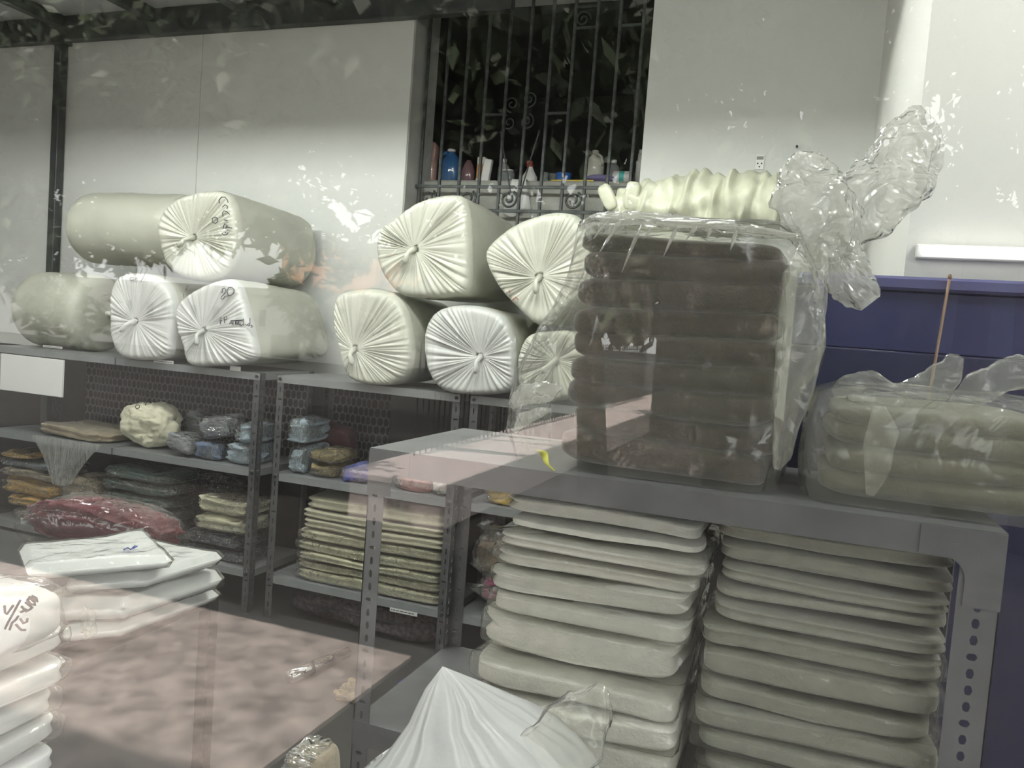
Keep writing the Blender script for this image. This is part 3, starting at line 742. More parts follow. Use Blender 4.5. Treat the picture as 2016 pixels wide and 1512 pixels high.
t, x, R, H = bottle('bleach_jug', 1169, 38, 296, M_beigep, 'large beige white plastic jug on the sill', 'jug', [(.9, 0), (1, .03), (1, .58), (.9, .72), (.4, .84), (.3, .88), (.3, .93)], M_beigep, [(.34, .9), (.35, .98), (.22, 1)])
MB().tube([(x+R*.3, BY-.03, SILLZ+H*.88), (x+R*.8, BY-.03, SILLZ+H*.78), (x+R*.98, BY-.03, SILLZ+H*.55)], R*.14, 8).out('handle', M_beigep, t, True)
bottle('bottle', 1207, 24, 315, M_clearp, 'clear plastic bottle with a white cap on the sill', 'bottle', P_b, M_whitep, C_b)
x = bx_(1228)
t = thing('paper_roll', 'white wrapped roll with a teal band lying on the sill', 'roll', (x, BY, SILLZ), 'bottles and jars on the sill behind the bars')
MB().lathe([(.03, -.05), (.036, -.046), (.036, .046), (.03, .05)], (x, BY-.03, SILLZ+.0366), 20, axis='x').out('body', M_whitep, t, True)
MB().lathe([(.0364, -.012), (.0368, -.01), (.0368, .014), (.0364, .016)], (x, BY-.03, SILLZ+.037), 20, axis='x').out('band', M_tealp, t, True)
bottle('bottle', 1256, 20, 295, M_whitep, 'white bottle at the right end of the sill', 'bottle', [(.9, 0), (1, .03), (1, .62), (1.05, .63), (1.05, .68), (.8, .72), (.75, .9)], M_whitep, [(.6, .9), (.62, .99), (.4, 1)], y=BY+.06)
a, b = onY(1085, 361, BY-.10), onY(1168, 359, BY-.10)
MB().tube([(a.x, BY-.10, SILLZ+.006), (b.x, BY-.10, SILLZ+.006)], .0055, 8).out('ruler_stick', M_yell, label='yellow stick lying along the sill edge', cat='stick')
V, F = slab(.16, .09, .045, 9, .9, .7, .018, crin=.006, nu=40, nv=18)
mk('purple_cloth', place(V, (bx_(1190), BY-.06, SILLZ)), F, M_purp, None, True, label='crumpled purple cloth on the sill below the beige jug', cat='cloth')

# wall socket and nail
q = onY(1496, 320, WY)
so = thing('wall_socket', 'white wall socket on the grey wall right of the barred opening', 'socket', (q.x, WY, q.z-.035))
boxo('plate', q.x-.022, q.x+.022, WY-.008, WY-.0004, q.z-.036, q.z+.036, M_white, so, b=.003)
boxo('switch', q.x-.016, q.x+.016, WY-.0095, WY-.008, q.z+.012, q.z+.028, mat('grey_switch', (.25, .25, .24), .5), so)
for dx, dz in ((-.009, -.006), (.009, -.006), (0, -.022)): MB().lathe([(.004, 0), (.004, .001)], (q.x+dx, WY-.0092, q.z+dz), 8, axis='y').out('pin_hole', M_ink, so)
q = onY(1569, 291, WY)
nl = thing('wall_nail', 'small dark nail in the grey wall above the socket', 'nail', (q.x, WY, q.z))
MB().tube([(q.x, WY-.0005, q.z), (q.x, WY-.018, q.z+.003)], .003, 6).out('shank', M_ink, nl)
MB().lathe([(.006, 0), (.006, .002)], (q.x, WY-.02, q.z+.003), 8, axis='y').out('head', M_ink, nl)

# =================================================================== BLUE PARTITION AT THE RIGHT
M_blue = mat('blue_paint', (.015, .019, .088), .45, var=.06, scale=3)
M_navy = mat('navy_paint', (.009, .012, .055), .5, var=.06, scale=3)
M_blutop = mat('blue_rail_paint', (.085, .085, .21), .4, var=.05)
PY = RY-.12
zt = onY(1880, 549, PY).z; zm = onY(1850, 577, PY).z; zb = onY(1850, 698, PY).z
bxl, bxr = onY(1560, 650, PY).x, XR-.14
bp = thing('blue_partition', 'deep blue painted partition with a darker base behind the right hand stack', 'partition', ((bxl+bxr)/2, PY, 0))
boxo('panel', bxl, bxr, PY, PY+.05, zb, zm, M_blue, bp, b=.003)
boxo('recess_board', bxl, bxr, PY+.02, PY+.05, zm+.001, zt-.03, M_navy, bp)
boxo('top_rail', bxl, bxr, PY-.015, PY+.06, zt-.03, zt, M_blutop, bp, b=.006)
boxo('base_board', bxl, bxr, PY-.012, PY+.05, 0, zb-.001, M_navy, bp, b=.003)
a, b = onY(1871, 545, PY-.03), onY(1838, 735, PY-.03)
bb = a+(b-a)*((a.z-.6)/(a.z-b.z))
st = thing('wooden_stick', 'thin brown stick leaning against the blue partition', 'stick', bb)
M_wood = mat('brown_wood', (.20, .12, .075), .6, var=.2, scale=20, stretch=(1, 1, .1))
MB().tube([(a.x, PY-.023, a.z), ((a.x+bb.x)/2, PY-.022, (a.z+bb.z)/2), (bb.x-.05, PY-.021, 0)], .003, 8).out('shaft', M_wood, st, True)
MB().lathe([(.002, 0), (.004, .003), (.004, .009), (.002, .012)], (a.x, PY-.023, a.z-.006), 8).out('tip', M_wood, st, True)
# lit tube on the bright wall
a, b = onY(1815, 487, RY-.03), onY(2080, 512, RY-.03)
zl = (onY(1815, 487, RY-.03).z+onY(2000, 505, RY-.03).z)/2
tl_ = thing('wall_light', 'lit white tube fitting on the bright wall at the right', 'light', ((a.x+b.x)/2, RY, zl-.02))
boxo('housing', a.x-.01, b.x+.01, RY-.02, RY-.0005, zl-.016, zl+.016, M_white, tl_, b=.003)
MB().tube([(a.x, RY-.034, zl), (b.x, RY-.034, zl)], .011, 10).out('tube', mat('wall_tube', (1, .99, .95), .5, var=0, emit=2.2), tl_, True)

# =================================================================== NEAR UNIT: folded blankets
def blanket(name, label, cat, group, x0, x1, yf, d, z0, h, m, seed, layers=3, film_m=None, amp=.006, base=0.0, cornerL=False, e1=.34):
    wd = x1-x0; c = ((x0+x1)/2, yf+d/2, z0)
    t = thing(name, label, cat, c, group)
    V, F = slab(wd, d, h, seed, e1, .2, amp, layers, .06, nu=72, nv=40, freq=6)
    def wave(P):                                                     # the whole stack sags and swells together
        return [(p[0], p[1], p[2]+min(1, max(0, (p[2]-base)/.12))*.008*noise.noise(Vector((p[0]*5.5, p[1]*4, p[2]*1.2+31)))) for p in P]
    mk('folded_cloth', wave(place(V, c)), F, m, t, True)
    if film_m:
        V, F = slab(wd+.012, d+.008, h, seed+40, .30, .12, amp*.7, nu=60, nv=20, crin=.004)
        mk('plastic_sleeve', wave(place(V, c)), F, film_m, t, True)
        if cornerL:
            zc = z0+h*.5; xx = x0+.004; yy = yf+.02
            P = [(xx, yy, z0+h*.85), (xx, yy, z0+h*.1), (xx-.045, yy-.01, zc+.012), (xx, yy+.07, zc), (xx-.02, yy+.01, zc+.03)]
            mk('sleeve_corner', P, [(0, 2, 1), (1, 2, 3), (3, 2, 0), (0, 4, 2)], film_m, t)
    return t
def Zat(px, py, Y): return onY(px, py, Y).z
NYF = NY+.055
xl_, xr_ = onY(985, 1000, NYF).x, onY(1385, 1060, NYF).x
tops = [955, 1010, 1036, 1072, 1112, 1160, 1203, 1290, 1345, 1400]
names = ['topmost off white folded blanket of the near left stack', 'second off white folded blanket from the top of the near left stack',
         'third off white folded blanket from the top of the near left stack', 'fourth off white folded blanket from the top of the near left stack',
         'fifth off white folded blanket from the top of the near left stack', 'sixth off white folded blanket from the top of the near left stack',
         'thick glossy sleeved blanket seventh from the top of the near left stack', 'eighth blanket from the top of the near left stack, below the thick one',
         'ninth blanket from the top of the near left stack, second from the shelf', 'lowest folded blanket of the near left stack']
zt_ = [Zat(1000, y, NYF) for y in tops]; zt_[0] = min(zt_[0], NZ-.058)
scale_ = (zt_[0]-NS)/(zt_[0]-(Zat(1000, 1470, NYF)))
zt_ = [NS+(z-Zat(1000, 1470, NYF))*scale_ for z in zt_]+[NS]
offs = [(.0, -.0), (.01, .0), (-.004, .012), (-.012, -.004), (-.016, -.01), (-.008, -.012), (-.035, -.012), (-.03, -.016), (-.02, -.014), (-.01, -.012)]
for i in range(10):
    h = zt_[i]-zt_[i+1]
    blanket('folded_blanket', names[i], 'blanket', 'blankets stacked in the near shelving unit', xl_+offs[i][0], xr_+offs[i][1], NYF-.01*(i % 3)-(.03 if i > 6 else 0), .36, zt_[i+1]+.0008, h*.995,
            M_offw, 100+i, layers=(2, 3, 2, 2, 4, 3, 4, 3, 3, 3)[i], film_m=M_film2 if i > 1 else None, amp=.009, cornerL=i in (2, 3, 4, 5), base=NS)
xl2, xr2 = onY(1397, 1060, NYF).x, min(onY(1900, 1200, NYF).x, NX1-.045)
tops2 = [1015, 1062, 1105, 1142, 1170, 1212, 1262, 1320, 1370, 1420, 1465, 1500]
zz2 = [Zat(1410, y, NYF) for y in tops2]; zz2[0] = min(zz2[0], NZ-.055)
k2 = (zz2[0]-NS)/(zz2[0]-(Zat(1410, 1545, NYF))); zz2 = [NS+(z-Zat(1410, 1545, NYF))*k2 for z in zz2]+[NS]
ordn = ['topmost', 'second', 'third', 'fourth', 'fifth', 'sixth', 'seventh', 'eighth', 'ninth', 'tenth', 'eleventh', 'lowest']
of2 = [(0, -.0), (.004, 0), (.018, .0), (.012, 0), (.008, 0), (-.004, 0), (.002, 0), (.0, 0), (-.012, 0), (-.004, 0), (0.01, 0), (.005, 0)]
for i in range(12):
    h = zz2[i]-zz2[i+1]
    lab = ('%s grey white folded blanket of the stack beside the slotted right post' % ordn[i]) if i in (0, 11) else ('%s grey white folded blanket from the top, beside the slotted right post' % ordn[i])
    blanket('folded_blanket', lab, 'blanket', 'blankets stacked beside the right post', xl2+of2[i][0], xr2, NYF+.008*(i % 2), .36, zz2[i+1]+.0008, h*.995, M_offw2, 140+i,
            layers=(2, 2, 2, 1, 2, 2, 3, 3, 3, 3, 3, 3)[i], film_m=M_film2 if i > 4 else None, amp=.009, base=NS)

# =================================================================== BROWN STACK IN A CLEAR BAG
by0, by1 = NY+.05, NY+.43
bs_ = thing('bagged_blanket_stack', 'tall stack of brown folded blankets in a clear bag tied with a big crumpled tail', 'bag', (onY(1300, 900, by0).x, (by0+by1)/2, NZ))
zt0 = Zat(1330, 452, by0+.02); nl_ = 9; hh = (zt0-NZ-.006)/nl_
for i in range(nl_):
    f = i/(nl_-1)
    xa = onY(1085+45*f, 900-450*f, by0).x; xb = onY(1520+30*f, 930-450*f, by0).x
    V, F = slab(xb-xa, by1-by0-.04, hh*(1.5 if i < nl_-1 else 1.04), 200+i, .55, .2, .012, 1, .01, nu=72, nv=28, freq=5)
    mk('folded_layer', place(V, ((xa+xb)/2+.006*math.sin(i*2.1), (by0+by1)/2, NZ+.004+hh*i)), F, M_brown, bs_, True)
# bag film: rings from the shelf to the shoulder
def lofted(rings, n, seed, crin, e=.35):
    """rings: (xl, xr, yf, yb, z)"""
    V = []; F = []; m = len(rings)
    for j, (xl, xr, yf, yb, z) in enumerate(rings):
        for i in range(n):
            a = 2*PI*i/n; x = (xl+xr)/2+(xr-xl)/2*spow(math.cos(a), e); y = (yf+yb)/2+(yb-yf)/2*spow(math.sin(a), e)
            s = noise.noise(Vector((x*11, y*11, z*4+seed)))*crin*1.3+noise.noise(Vector((x*30, y*30, z*9+seed)))*crin*.8
            x += s*math.cos(a); y += s*math.sin(a)
            V.append((x, y, z+(0 if j == 0 else crin*.5*noise.noise(Vector((x*14, y*14, seed+z*14))))))
    for j in range(m-1):
        for i in range(n): F.append((j*n+i, j*n+(i+1) % n, (j+1)*n+(i+1) % n, (j+1)*n+i))
    F.append(tuple((m-1)*n+i for i in range(n)))
    return V, F
sil = [(1005, 905, 1535), (990, 862, 1548), (994, 800, 1560), (1005, 735, 1580), (1035, 650, 1618), (1075, 580, 1634), (1105, 520, 1628), (1125, 470, 1612), (1150, 437, 1570)]
rings = []
for k, (xa, y, xb) in enumerate(sil):
    zz = Zat((xa+xb)/2, y+(xb-xa)/2*.12, (by0+by1)/2); zz = max(zz, NZ+.0025) if k else NZ+.0025
    rings.append([onY(xa, y, by0+.05).x, onY(xb, y, by0+.12).x, by0-.005-.01*math.sin(k), by1+.005, zz])
for k in range(1, len(rings)): rings[k][4] = max(rings[k][4], rings[k-1][4]+.012)
top = rings[-1]; top[4] = zt0+.012
for k in range(len(rings)-1): rings[k][4] = NZ+.0025+(top[4]-NZ-.0025)*k/(len(rings)-1)
# finer rings by interpolation
fine = []
for k in range(len(rings)-1):
    for q in range(4): fine.append([rings[k][c]+(rings[k+1][c]-rings[k][c])*q/4 for c in range(5)])
fine.append(top)
fine.append([top[0]+.05, top[1]-.03, top[2]+.05, top[3]-.05, top[4]+.012]); fine.append([top[0]+.17, top[1]-.10, top[2]+.13, top[3]-.13, top[4]+.018])
V, F = lofted(fine, 120, 3, .012, .3)
mk('bag_film', V, F, M_bag, bs_, True)
# crumpled tail: lobes lofted along spines
def lobe(spine, seed, m, parent, name='bag_tail', flat=.5, n=40, crin=.35, Y=None, sub=7):
    """spine: (px, py, half width px, Y)"""
    P = []
    for k in range(len(spine)-1):
        for q in range(sub):
            f = q/sub; P.append([spine[k][c]+(spine[k+1][c]-spine[k][c])*f for c in range(4)])
    P.append(list(spine[-1]))
    C = [onY(p[0], p[1], p[3]) for p in P]; V = []; F = []
    for j, p in enumerate(P):
        d = (C[min(j+1, len(C)-1)]-C[max(j-1, 0)]).normalized(); sd = d.cross(Vector((0, 1, 0))).normalized(); bk = sd.cross(d)
        R = (onY(p[0]+p[2], p[1], p[3])-C[j]).length
        for i in range(n):
            a = 2*PI*i/n; g = 1+crin*noise.noise(Vector((math.cos(a)*1.6, math.sin(a)*1.6, j*.16+seed)))+crin*.5*noise.noise(Vector((math.cos(a)*5, math.sin(a)*5, j*.35+seed*2)))
            V.append(C[j]+sd*(R*g*math.cos(a))+bk*(R*flat*g*math.sin(a)))
    m_ = len(P)
    for j in range(m_-1):
        for i in range(n): F.append((j*n+i, j*n+(i+1) % n, (j+1)*n+(i+1) % n, (j+1)*n+i))
    return mk(name, V, F, m, parent, True)
ty = by0+.17
lobe([(1625, 520, 45, ty), (1632, 470, 55, ty), (1612, 410, 80, ty), (1590, 350, 66, ty), (1575, 315, 42, ty-.01), (1570, 300, 8, ty-.01)], 1, M_tail, bs_, flat=.45)
lobe([(1630, 520, 40, ty+.02), (1650, 470, 42, ty+.02), (1705, 415, 75, ty+.03), (1760, 350, 88, ty+.04), (1790, 285, 72, ty+.05), (1802, 235, 42, ty+.05), (1806, 208, 8, ty+.05)], 2, M_tail, bs_, flat=.4)
lobe([(1590, 470, 30, ty), (1640, 510, 50, ty), (1672, 550, 52, ty-.01), (1700, 580, 40, ty-.01), (1715, 597, 22, ty-.01)], 3, M_tail, bs_, 'bag_flap', flat=.3)
lobe([(1600, 478, 24, by0+.05), (1585, 540, 46, by0+.02), (1578, 680, 50, by0+.01), (1555, 800, 34, by0+.01), (1538, 890, 20, by0+.01), (1530, 925, 6, by0+.01)], 4, M_milky, bs_, 'bag_side_fold', flat=.3, crin=.3)
for k, (a, b) in enumerate((((1228, 424), (1180, 497)), ((1264, 438), (1224, 536)), ((1334, 444), (1306, 505)), ((1372, 446), (1350, 472)), ((1290, 436), (1268, 470)), ((1200, 432), (1168, 470)), ((1450, 455), (1438, 492)), ((1400, 450), (1392, 470)))):
    P = [onY(a[0]+(b[0]-a[0])*q, a[1]+(b[1]-a[1])*q, by0-.008+.012*math.sin((1-q)*1.5)) for q in (0, .3, .6, 1)]
    MB().tube(P, [.002, .0045, .003, .0008], 6).out('film_highlight', M_tail, bs_, True)  # pale tubes standing in for highlights on the bag film
lobe([(1140, 445, 4, by0+.03), (1175, 432, 11, by0+.03), (1260, 430, 13, by0+.03), (1350, 438, 11, by0+.03), (1440, 450, 10, by0+.03), (1520, 460, 9, by0+.04), (1580, 466, 4, by0+.05)], 14, M_tail, bs_, 'bag_top_sheen', flat=1.6, crin=.6)  # milky lobe standing in for the white sheen along the bag top
lobe([(1005, 800, 6, by0), (1035, 775, 20, by0-.004), (1080, 770, 17, by0-.004), (1108, 762, 4, by0)], 15, M_tail, bs_, 'bag_crumple', flat=.3, crin=.5)
lobe([(1012, 850, 4, by0), (1030, 825, 12, by0-.004), (1062, 812, 10, by0-.004), (1085, 806, 3, by0)], 16, M_tail, bs_, 'bag_crumple', flat=.3, crin=.5)
# yellow green tape end on the near edge
q = onY(1075, 868, NY+.01)
yt = thing('yellow_tag', 'small yellow green tag at the near edge of the shelf top under the bag', 'tag', (q.x, NY+.012, NZ))
V = []; F = []
for j in range(9):
    f = j/8; z = NZ+.001+.034*math.sin(f*PI*.55); 
    for s in (-1, 1): V.append((q.x-.012+.03*f+s*.006*(1-.3*f), NY+.012+.01*math.sin(f*7), NZ+.036-.034*f+.004*s*math.sin(f*5)))
for j in range(8): F.append((2*j, 2*j+1, 2*j+3, 2*j+2))
o = mk('ribbon', V, F, mat('lime_ribbon', (.55, .55, .06), .5), yt, True); o.modifiers.new('t', 'SOLIDIFY').thickness = .0015

# =================================================================== SAGE STACK IN MILKY BAG (right)
cy0 = NY+.06; mx0 = onY(1608, 850, cy0).x; mx1 = NX1+.10
sg = thing('bagged_blanket_stack', 'low wide stack of sage beige blankets in milky plastic at the right', 'bag', ((mx0+mx1)/2, cy0+.18, NZ))
zt1 = Zat(1700, 790, cy0+.03); n1 = 4; h1 = (zt1-NZ-.004)/n1
for i in range(n1):
    V, F = slab(mx1-mx0-.02-.012*(i % 2), .34, h1*(1.45 if i < n1-1 else 1.04), 230+i, .55, .2, .008, 1, .02, nu=72, nv=20, freq=5)
    mk('folded_layer', place(V, ((mx0+mx1)/2+.005*(i % 2), cy0+.19, NZ+.003+h1*i)), F, M_beige, sg, True)
rg_ = []
for k in range(13):
    f = k/12; b = .012*math.sin(f*PI)
    rg_.append([mx0-.012-b, mx1+.01+b, cy0-.004-b, cy0+.385+b, NZ+.002+(zt1+.006-NZ)*f])
t_ = rg_[-1]; rg_.append([t_[0]+.04, t_[1]-.04, t_[2]+.05, t_[3]-.04, t_[4]+.016]); rg_.append([t_[0]+.1, t_[1]-.1, t_[2]+.13, t_[3]-.1, t_[4]+.022])
V, F = lofted(rg_, 110, 9, .014, .3)
mk('bag_film', V, F, M_milky, sg, True)
lobe([(1780, 790, 40, cy0+.1), (1830, 765, 42, cy0+.1), (1865, 735, 32, cy0+.1), (1882, 712, 22, cy0+.1), (1892, 702, 6, cy0+.1)], 5, M_milky, sg, flat=.35)
lobe([(1880, 800, 20, cy0+.12), (1925, 765, 36, cy0+.12), (1975, 742, 38, cy0+.12), (2030, 735, 34, cy0+.12), (2080, 745, 10, cy0+.12)], 6, M_milky, sg, flat=.6)
lobe([(1640, 775, 8, cy0+.1), (1665, 765, 30, cy0+.1), (1720, 770, 34, cy0+.1), (1780, 790, 24, cy0+.1)], 7, M_milky, sg, 'bag_fold', flat=.5)
lobe([(1730, 800, 14, cy0+.01), (1735, 850, 30, cy0-.012), (1728, 920, 28, cy0-.014), (1712, 975, 8, cy0-.012)], 8, M_milky, sg, 'bag_fold', flat=.2, crin=.2)

# =================================================================== PACKS ON THE BACK SHELVES
PK = SY+.03
def px_box(x0, x1, yt, yb, Y): 
    a, b = onY(x0, yb, Y), onY(x1, yb, Y); xm = (x0+x1)/2
    return a.x, b.x, onY(xm, yb, Y).z, onY(xm, yt, Y).z
def pack(name, label, cat, x0, x1, yt, yb, m, seed, Y=PK, d=.26, rest=None, layers=2, wrap=M_film, e1=.45, e2=.3, amp=.014, crin=0.0, rz=0.0, ry=0.0, group=None, part='folded_cloth', h=None):
    xa, xb, z0, z1 = px_box(x0, x1, yt, yb, Y); H = h or (z1-z0)
    if rest is not None: z0 = rest+.001
    c = ((xa+xb)/2, Y+d/2, z0)
    t = thing(name, label, cat, c, group)
    q = .965 if wrap else 1.0
    V, F = slab((xb-xa)*q, d*q, H*(.97 if wrap else 1), seed, e1, e2, amp, layers, .09, nu=60, nv=36, crin=crin, freq=9, ridge=.018)
    mk(part, place(V, c, rz, 0, ry), F, m, t, True)
    if wrap:
        V, F = slab(xb-xa, d, H, seed+50, .5, .25, amp*.8, nu=64, nv=26, crin=.014, freq=9)
        mk('plastic_wrap', place(V, c, rz, 0, ry), F, wrap, t, True)
    return t, c, H
cl = lambda n, c, **k: mat(n, c, .85, var=.15, scale=22, sheen=.2, bump=.25, bscale=90, **k)
M_creamb = cl('cream_lace', (.60, .58, .44)); M_silver = cl('silver_grey_cloth', (.20, .21, .23)); M_lblue = cl('light_blue_cloth', (.27, .33, .38))
M_dblue = cl('slate_blue_cloth', (.09, .12, .18)); M_olive = cl('olive_gold_cloth', (.20, .15, .06)); M_royal = cl('royal_blue_cloth', (.03, .04, .18))
M_pink = cl('dusty_pink_cloth', (.38, .20, .19)); M_burg = cl('burgundy_cloth', (.10, .035, .045)); M_gold = cl('gold_cloth', (.34, .24, .07))
M_green = cl('dark_green_cloth', (.035, .062, .052)); M_cream2 = cl('cream_sheet', (.46, .44, .31)); M_navyc = cl('navy_cloth', (.022, .028, .042))
M_must = cl('mustard_cloth', (.42, .25, .05)); M_brn = cl('brown_cloth', (.12, .085, .055)); M_taupe = cl('taupe_cloth', (.24, .20, .14))
M_red = cl('crimson_cloth', (.10, .014, .022)); M_whc = mat('white_sheet_cloth', (.70, .71, .71), .7, var=.05, scale=10, coat=.2, bump=.1)
M_magen = cl('magenta_cloth', (.22, .04, .10)); M_pinkb = cl('bright_pink_cloth', (.42, .12, .20)); M_black = cl('black_cloth', (.012, .012, .014))
M_whs = cl('white_small_cloth', (.48, .48, .45)); M_steelb = cl('steel_blue_cloth', (.13, .16, .19))
M_strip = film('striped_film', .12, .08, 1.0, 16, gloss=3.0, stretch=(1, 1, 5), white=.95)
# unit 1, middle shelf
t, c, H = pack('lace_bundle', 'round cream lace bundle with a pen mark on the middle shelf', 'bundle', 212, 312, 785, 878, M_creamb, 300, rest=Z2, layers=0, wrap=None, e1=.9, e2=.8, amp=.022, crin=.02, part='gathered_lace')
yy = c[1]-.14
strokes(t, [[(269, 797), (266, 801), (269, 805), (274, 803), (275, 798), (269, 797)], [(278, 791), (279, 793)], [(283, 794), (285, 790), (288, 793), (286, 798)]], yy, M_ink, r=.0022)
for k, (x0, x1, yt, yb, ry, lab, Yk, rz_) in enumerate(((316, 372, 852, 886, .22, 'silver striped pack lying lowest beside the cream bundle', PK-.02, Z2+.026),
                                                   (346, 400, 812, 862, .35, 'silver striped pack tilted in the middle of three', PK+.22, Z2+.07),
                                                   (388, 448, 800, 848, -.22, 'silver striped pack tilted at the right of three', PK, Z2+.115))):
    pack('striped_pack', lab, 'pack', x0, x1, yt, yb, M_silver, 310+k, Y=Yk, rest=rz_, layers=5, wrap=M_strip, ry=ry, d=.2, group='silver striped packs')
sb_ = pack('slate_pack', 'slate blue wrapped pack under the tilted silver pack', 'pack', 378, 428, 850, 892, M_dblue, 314, rest=Z2, d=.2, h=.095)
b1 = pack('light_blue_pack', 'light blue wrapped pack lowest of the blue pile at the post', 'pack', 434, 490, 872, 915, M_lblue, 315, rest=Z2, layers=3, d=.28)
pack('light_blue_pack', 'light blue wrapped pack on top of the blue pile at the post', 'pack', 452, 492, 828, 872, M_lblue, 316, rest=Z2+b1[2]+.002, layers=3, d=.26)
# unit 2, middle shelf
b2 = pack('pale_blue_pack', 'pale blue wrapped pack at the left end of the middle unit shelf', 'pack', 556, 594, 872, 930, M_lblue, 317, rest=Z2, layers=3, d=.28)
pack('pale_blue_pack', 'pale blue wrapped pack topmost at the left end of the middle unit', 'pack', 557, 597, 818, 872, M_lblue, 318, rest=Z2+b2[2]+.002, layers=3, d=.26)
o1 = pack('olive_pack', 'olive gold wrapped pack lower of two on the middle shelf', 'pack', 600, 655, 912, 940, M_olive, 319, rest=Z2, layers=2, d=.26)
pack('olive_pack', 'olive gold wrapped pack upper of two on the middle shelf', 'pack', 600, 660, 886, 912, M_olive, 320, rest=Z2+o1[2]+.002, layers=1, d=.26)
pack('burgundy_bundle', 'burgundy ruffled bundle behind the olive packs', 'bundle', 606, 685, 845, 935, M_burg, 321, rest=Z2, layers=0, wrap=None, Y=PK+.285, d=.12, crin=.02, amp=.02)
pack('royal_pack', 'royal blue wrapped pack beside the near post', 'pack', 662, 726, 916, 950, M_royal, 322, rest=Z2, layers=1, d=.24)
p1_ = pack('pink_pack', 'dusty pink wrapped pack of folded cloth right of the near post', 'pack', 768, 840, 932, 968, M_pink, 323, rest=Z2, layers=4, d=.24)
pack('pink_pack', 'small dusty pink roll on top of the pink pack', 'pack', 757, 822, 908, 932, M_pink, 324, rest=Z2+p1_[2]+.002, layers=1, d=.2, e1=.9)
pack('white_pack', 'small white wrapped pack beside the pink pack', 'pack', 845, 880, 938, 980, M_whs, 325, rest=Z2, layers=1, d=.22, crin=.01)
# unit 3
pack('gold_pack', 'gold wrapped pack on the shelf left of the near blanket stack', 'pack', 946, 1010, 945, 990, M_gold, 326, rest=Z2, layers=3, d=.24)
g1 = pack('bright_pink_pack', 'bright pink folded cloth lowest on the shelf left of the near stack', 'pack', 945, 1030, 1190, 1222, M_pinkb, 327, rest=Z3, layers=1, d=.26)
g2 = pack('magenta_pack', 'dark magenta wrapped pack above the bright pink cloth', 'pack', 935, 1030, 1140, 1188, M_magen, 328, rest=Z3+g1[2]+.002, layers=3, d=.26)
pack('patterned_pack', 'brown and white patterned pack beside the back post', 'pack', 920, 1010, 1020, 1140, M_brn, 329, rest=Z3+g1[2]+g2[2]+.004, layers=3, d=.26, h=.2)
# unit 2, lower shelf: cream sheets, one by one
tops3 = [975, 1004, 1024, 1046, 1068, 1090, 1108, 1126]
zz3 = [Zat(600, y-4, PK) for y in tops3]; kk = (zz3[0]-Z3)/(zz3[0]-Zat(600, 1146, PK)); zz3 = [Z3+(z-Zat(600, 1146, PK))*kk for z in zz3]+[Z3]
for i in range(8):
    h = zz3[i]-zz3[i+1]; dx = (.03, .012, .02, 0, -.012, .008, -.005, 0)[i]
    lab = ('topmost folded sheet of the tall cream stack' if i == 0 else 'lowest folded sheet of the tall cream stack on the shelf' if i == 7 else '%s folded sheet from the top of the tall cream stack' % ordn[i])
    t = blanket('folded_sheet', lab, 'sheet', 'cream sheets stacked on the low shelf', sx_at(576, 1060)+dx, sx_at(868, 1110)-.01*(i % 2), PK-.005*(i % 3), .3, zz3[i+1]+.0008, h*.995,
                M_cream2 if i > 2 else cl('dull_cream_sheet', (.36, .34, .25)), 400+i, layers=2, film_m=M_film if i > 2 else None, amp=.007, base=Z3)
# unit 1, lower shelf
gz = Z3
for i, (x0, x1, yt, yb) in enumerate(((190, 338, 1075, 1100), (186, 320, 1045, 1075), (184, 330, 1012, 1045), (184, 325, 985, 1012), (186, 332, 945, 985), (192, 338, 903, 945))):
    lab = ['lowest pack of the dark green wrapped stack', 'second pack from the bottom of the dark green stack', 'third pack from the bottom of the dark green stack',
           'fourth pack from the bottom of the dark green stack', 'fifth pack of the dark green stack, just under the top', 'topmost pack of the dark green wrapped stack'][i]
    t, c, H = pack('green_pack', lab, 'pack', x0, x1, yt, yb, M_green, 420+i, rest=gz, layers=2, d=.28, group='dark green wrapped packs', h=(Z2-.11-Z3)/6)
    gz += H+.001
cz0 = Z3
for i, (x0, x1, yt, yb, m, lab) in enumerate(((352, 480, 1085, 1110, M_navyc, 'lowest dark navy wrapped pack beside the post'), (350, 470, 1055, 1085, M_navyc, 'second dark navy wrapped pack under the cream pack'),
                                              (368, 482, 1015, 1050, M_cream2, 'lower crumpled cream pack beside the post'), (378, 480, 978, 1015, M_cream2, 'upper crumpled cream pack beside the post'))):
    t, c, H = pack('wrapped_pack', lab, 'pack', x0, x1, yt, yb, m, 430+i, rest=cz0, layers=2, d=.28, crin=.006, group='packs stacked beside the post'); cz0 += H+.001
pack('black_pack', 'black glossy wrapped pack at the back above the cream packs', 'pack', 352, 478, 925, 1060, M_black, 440, rest=Z3, layers=2, Y=PK+.295, d=.09, h=.38)
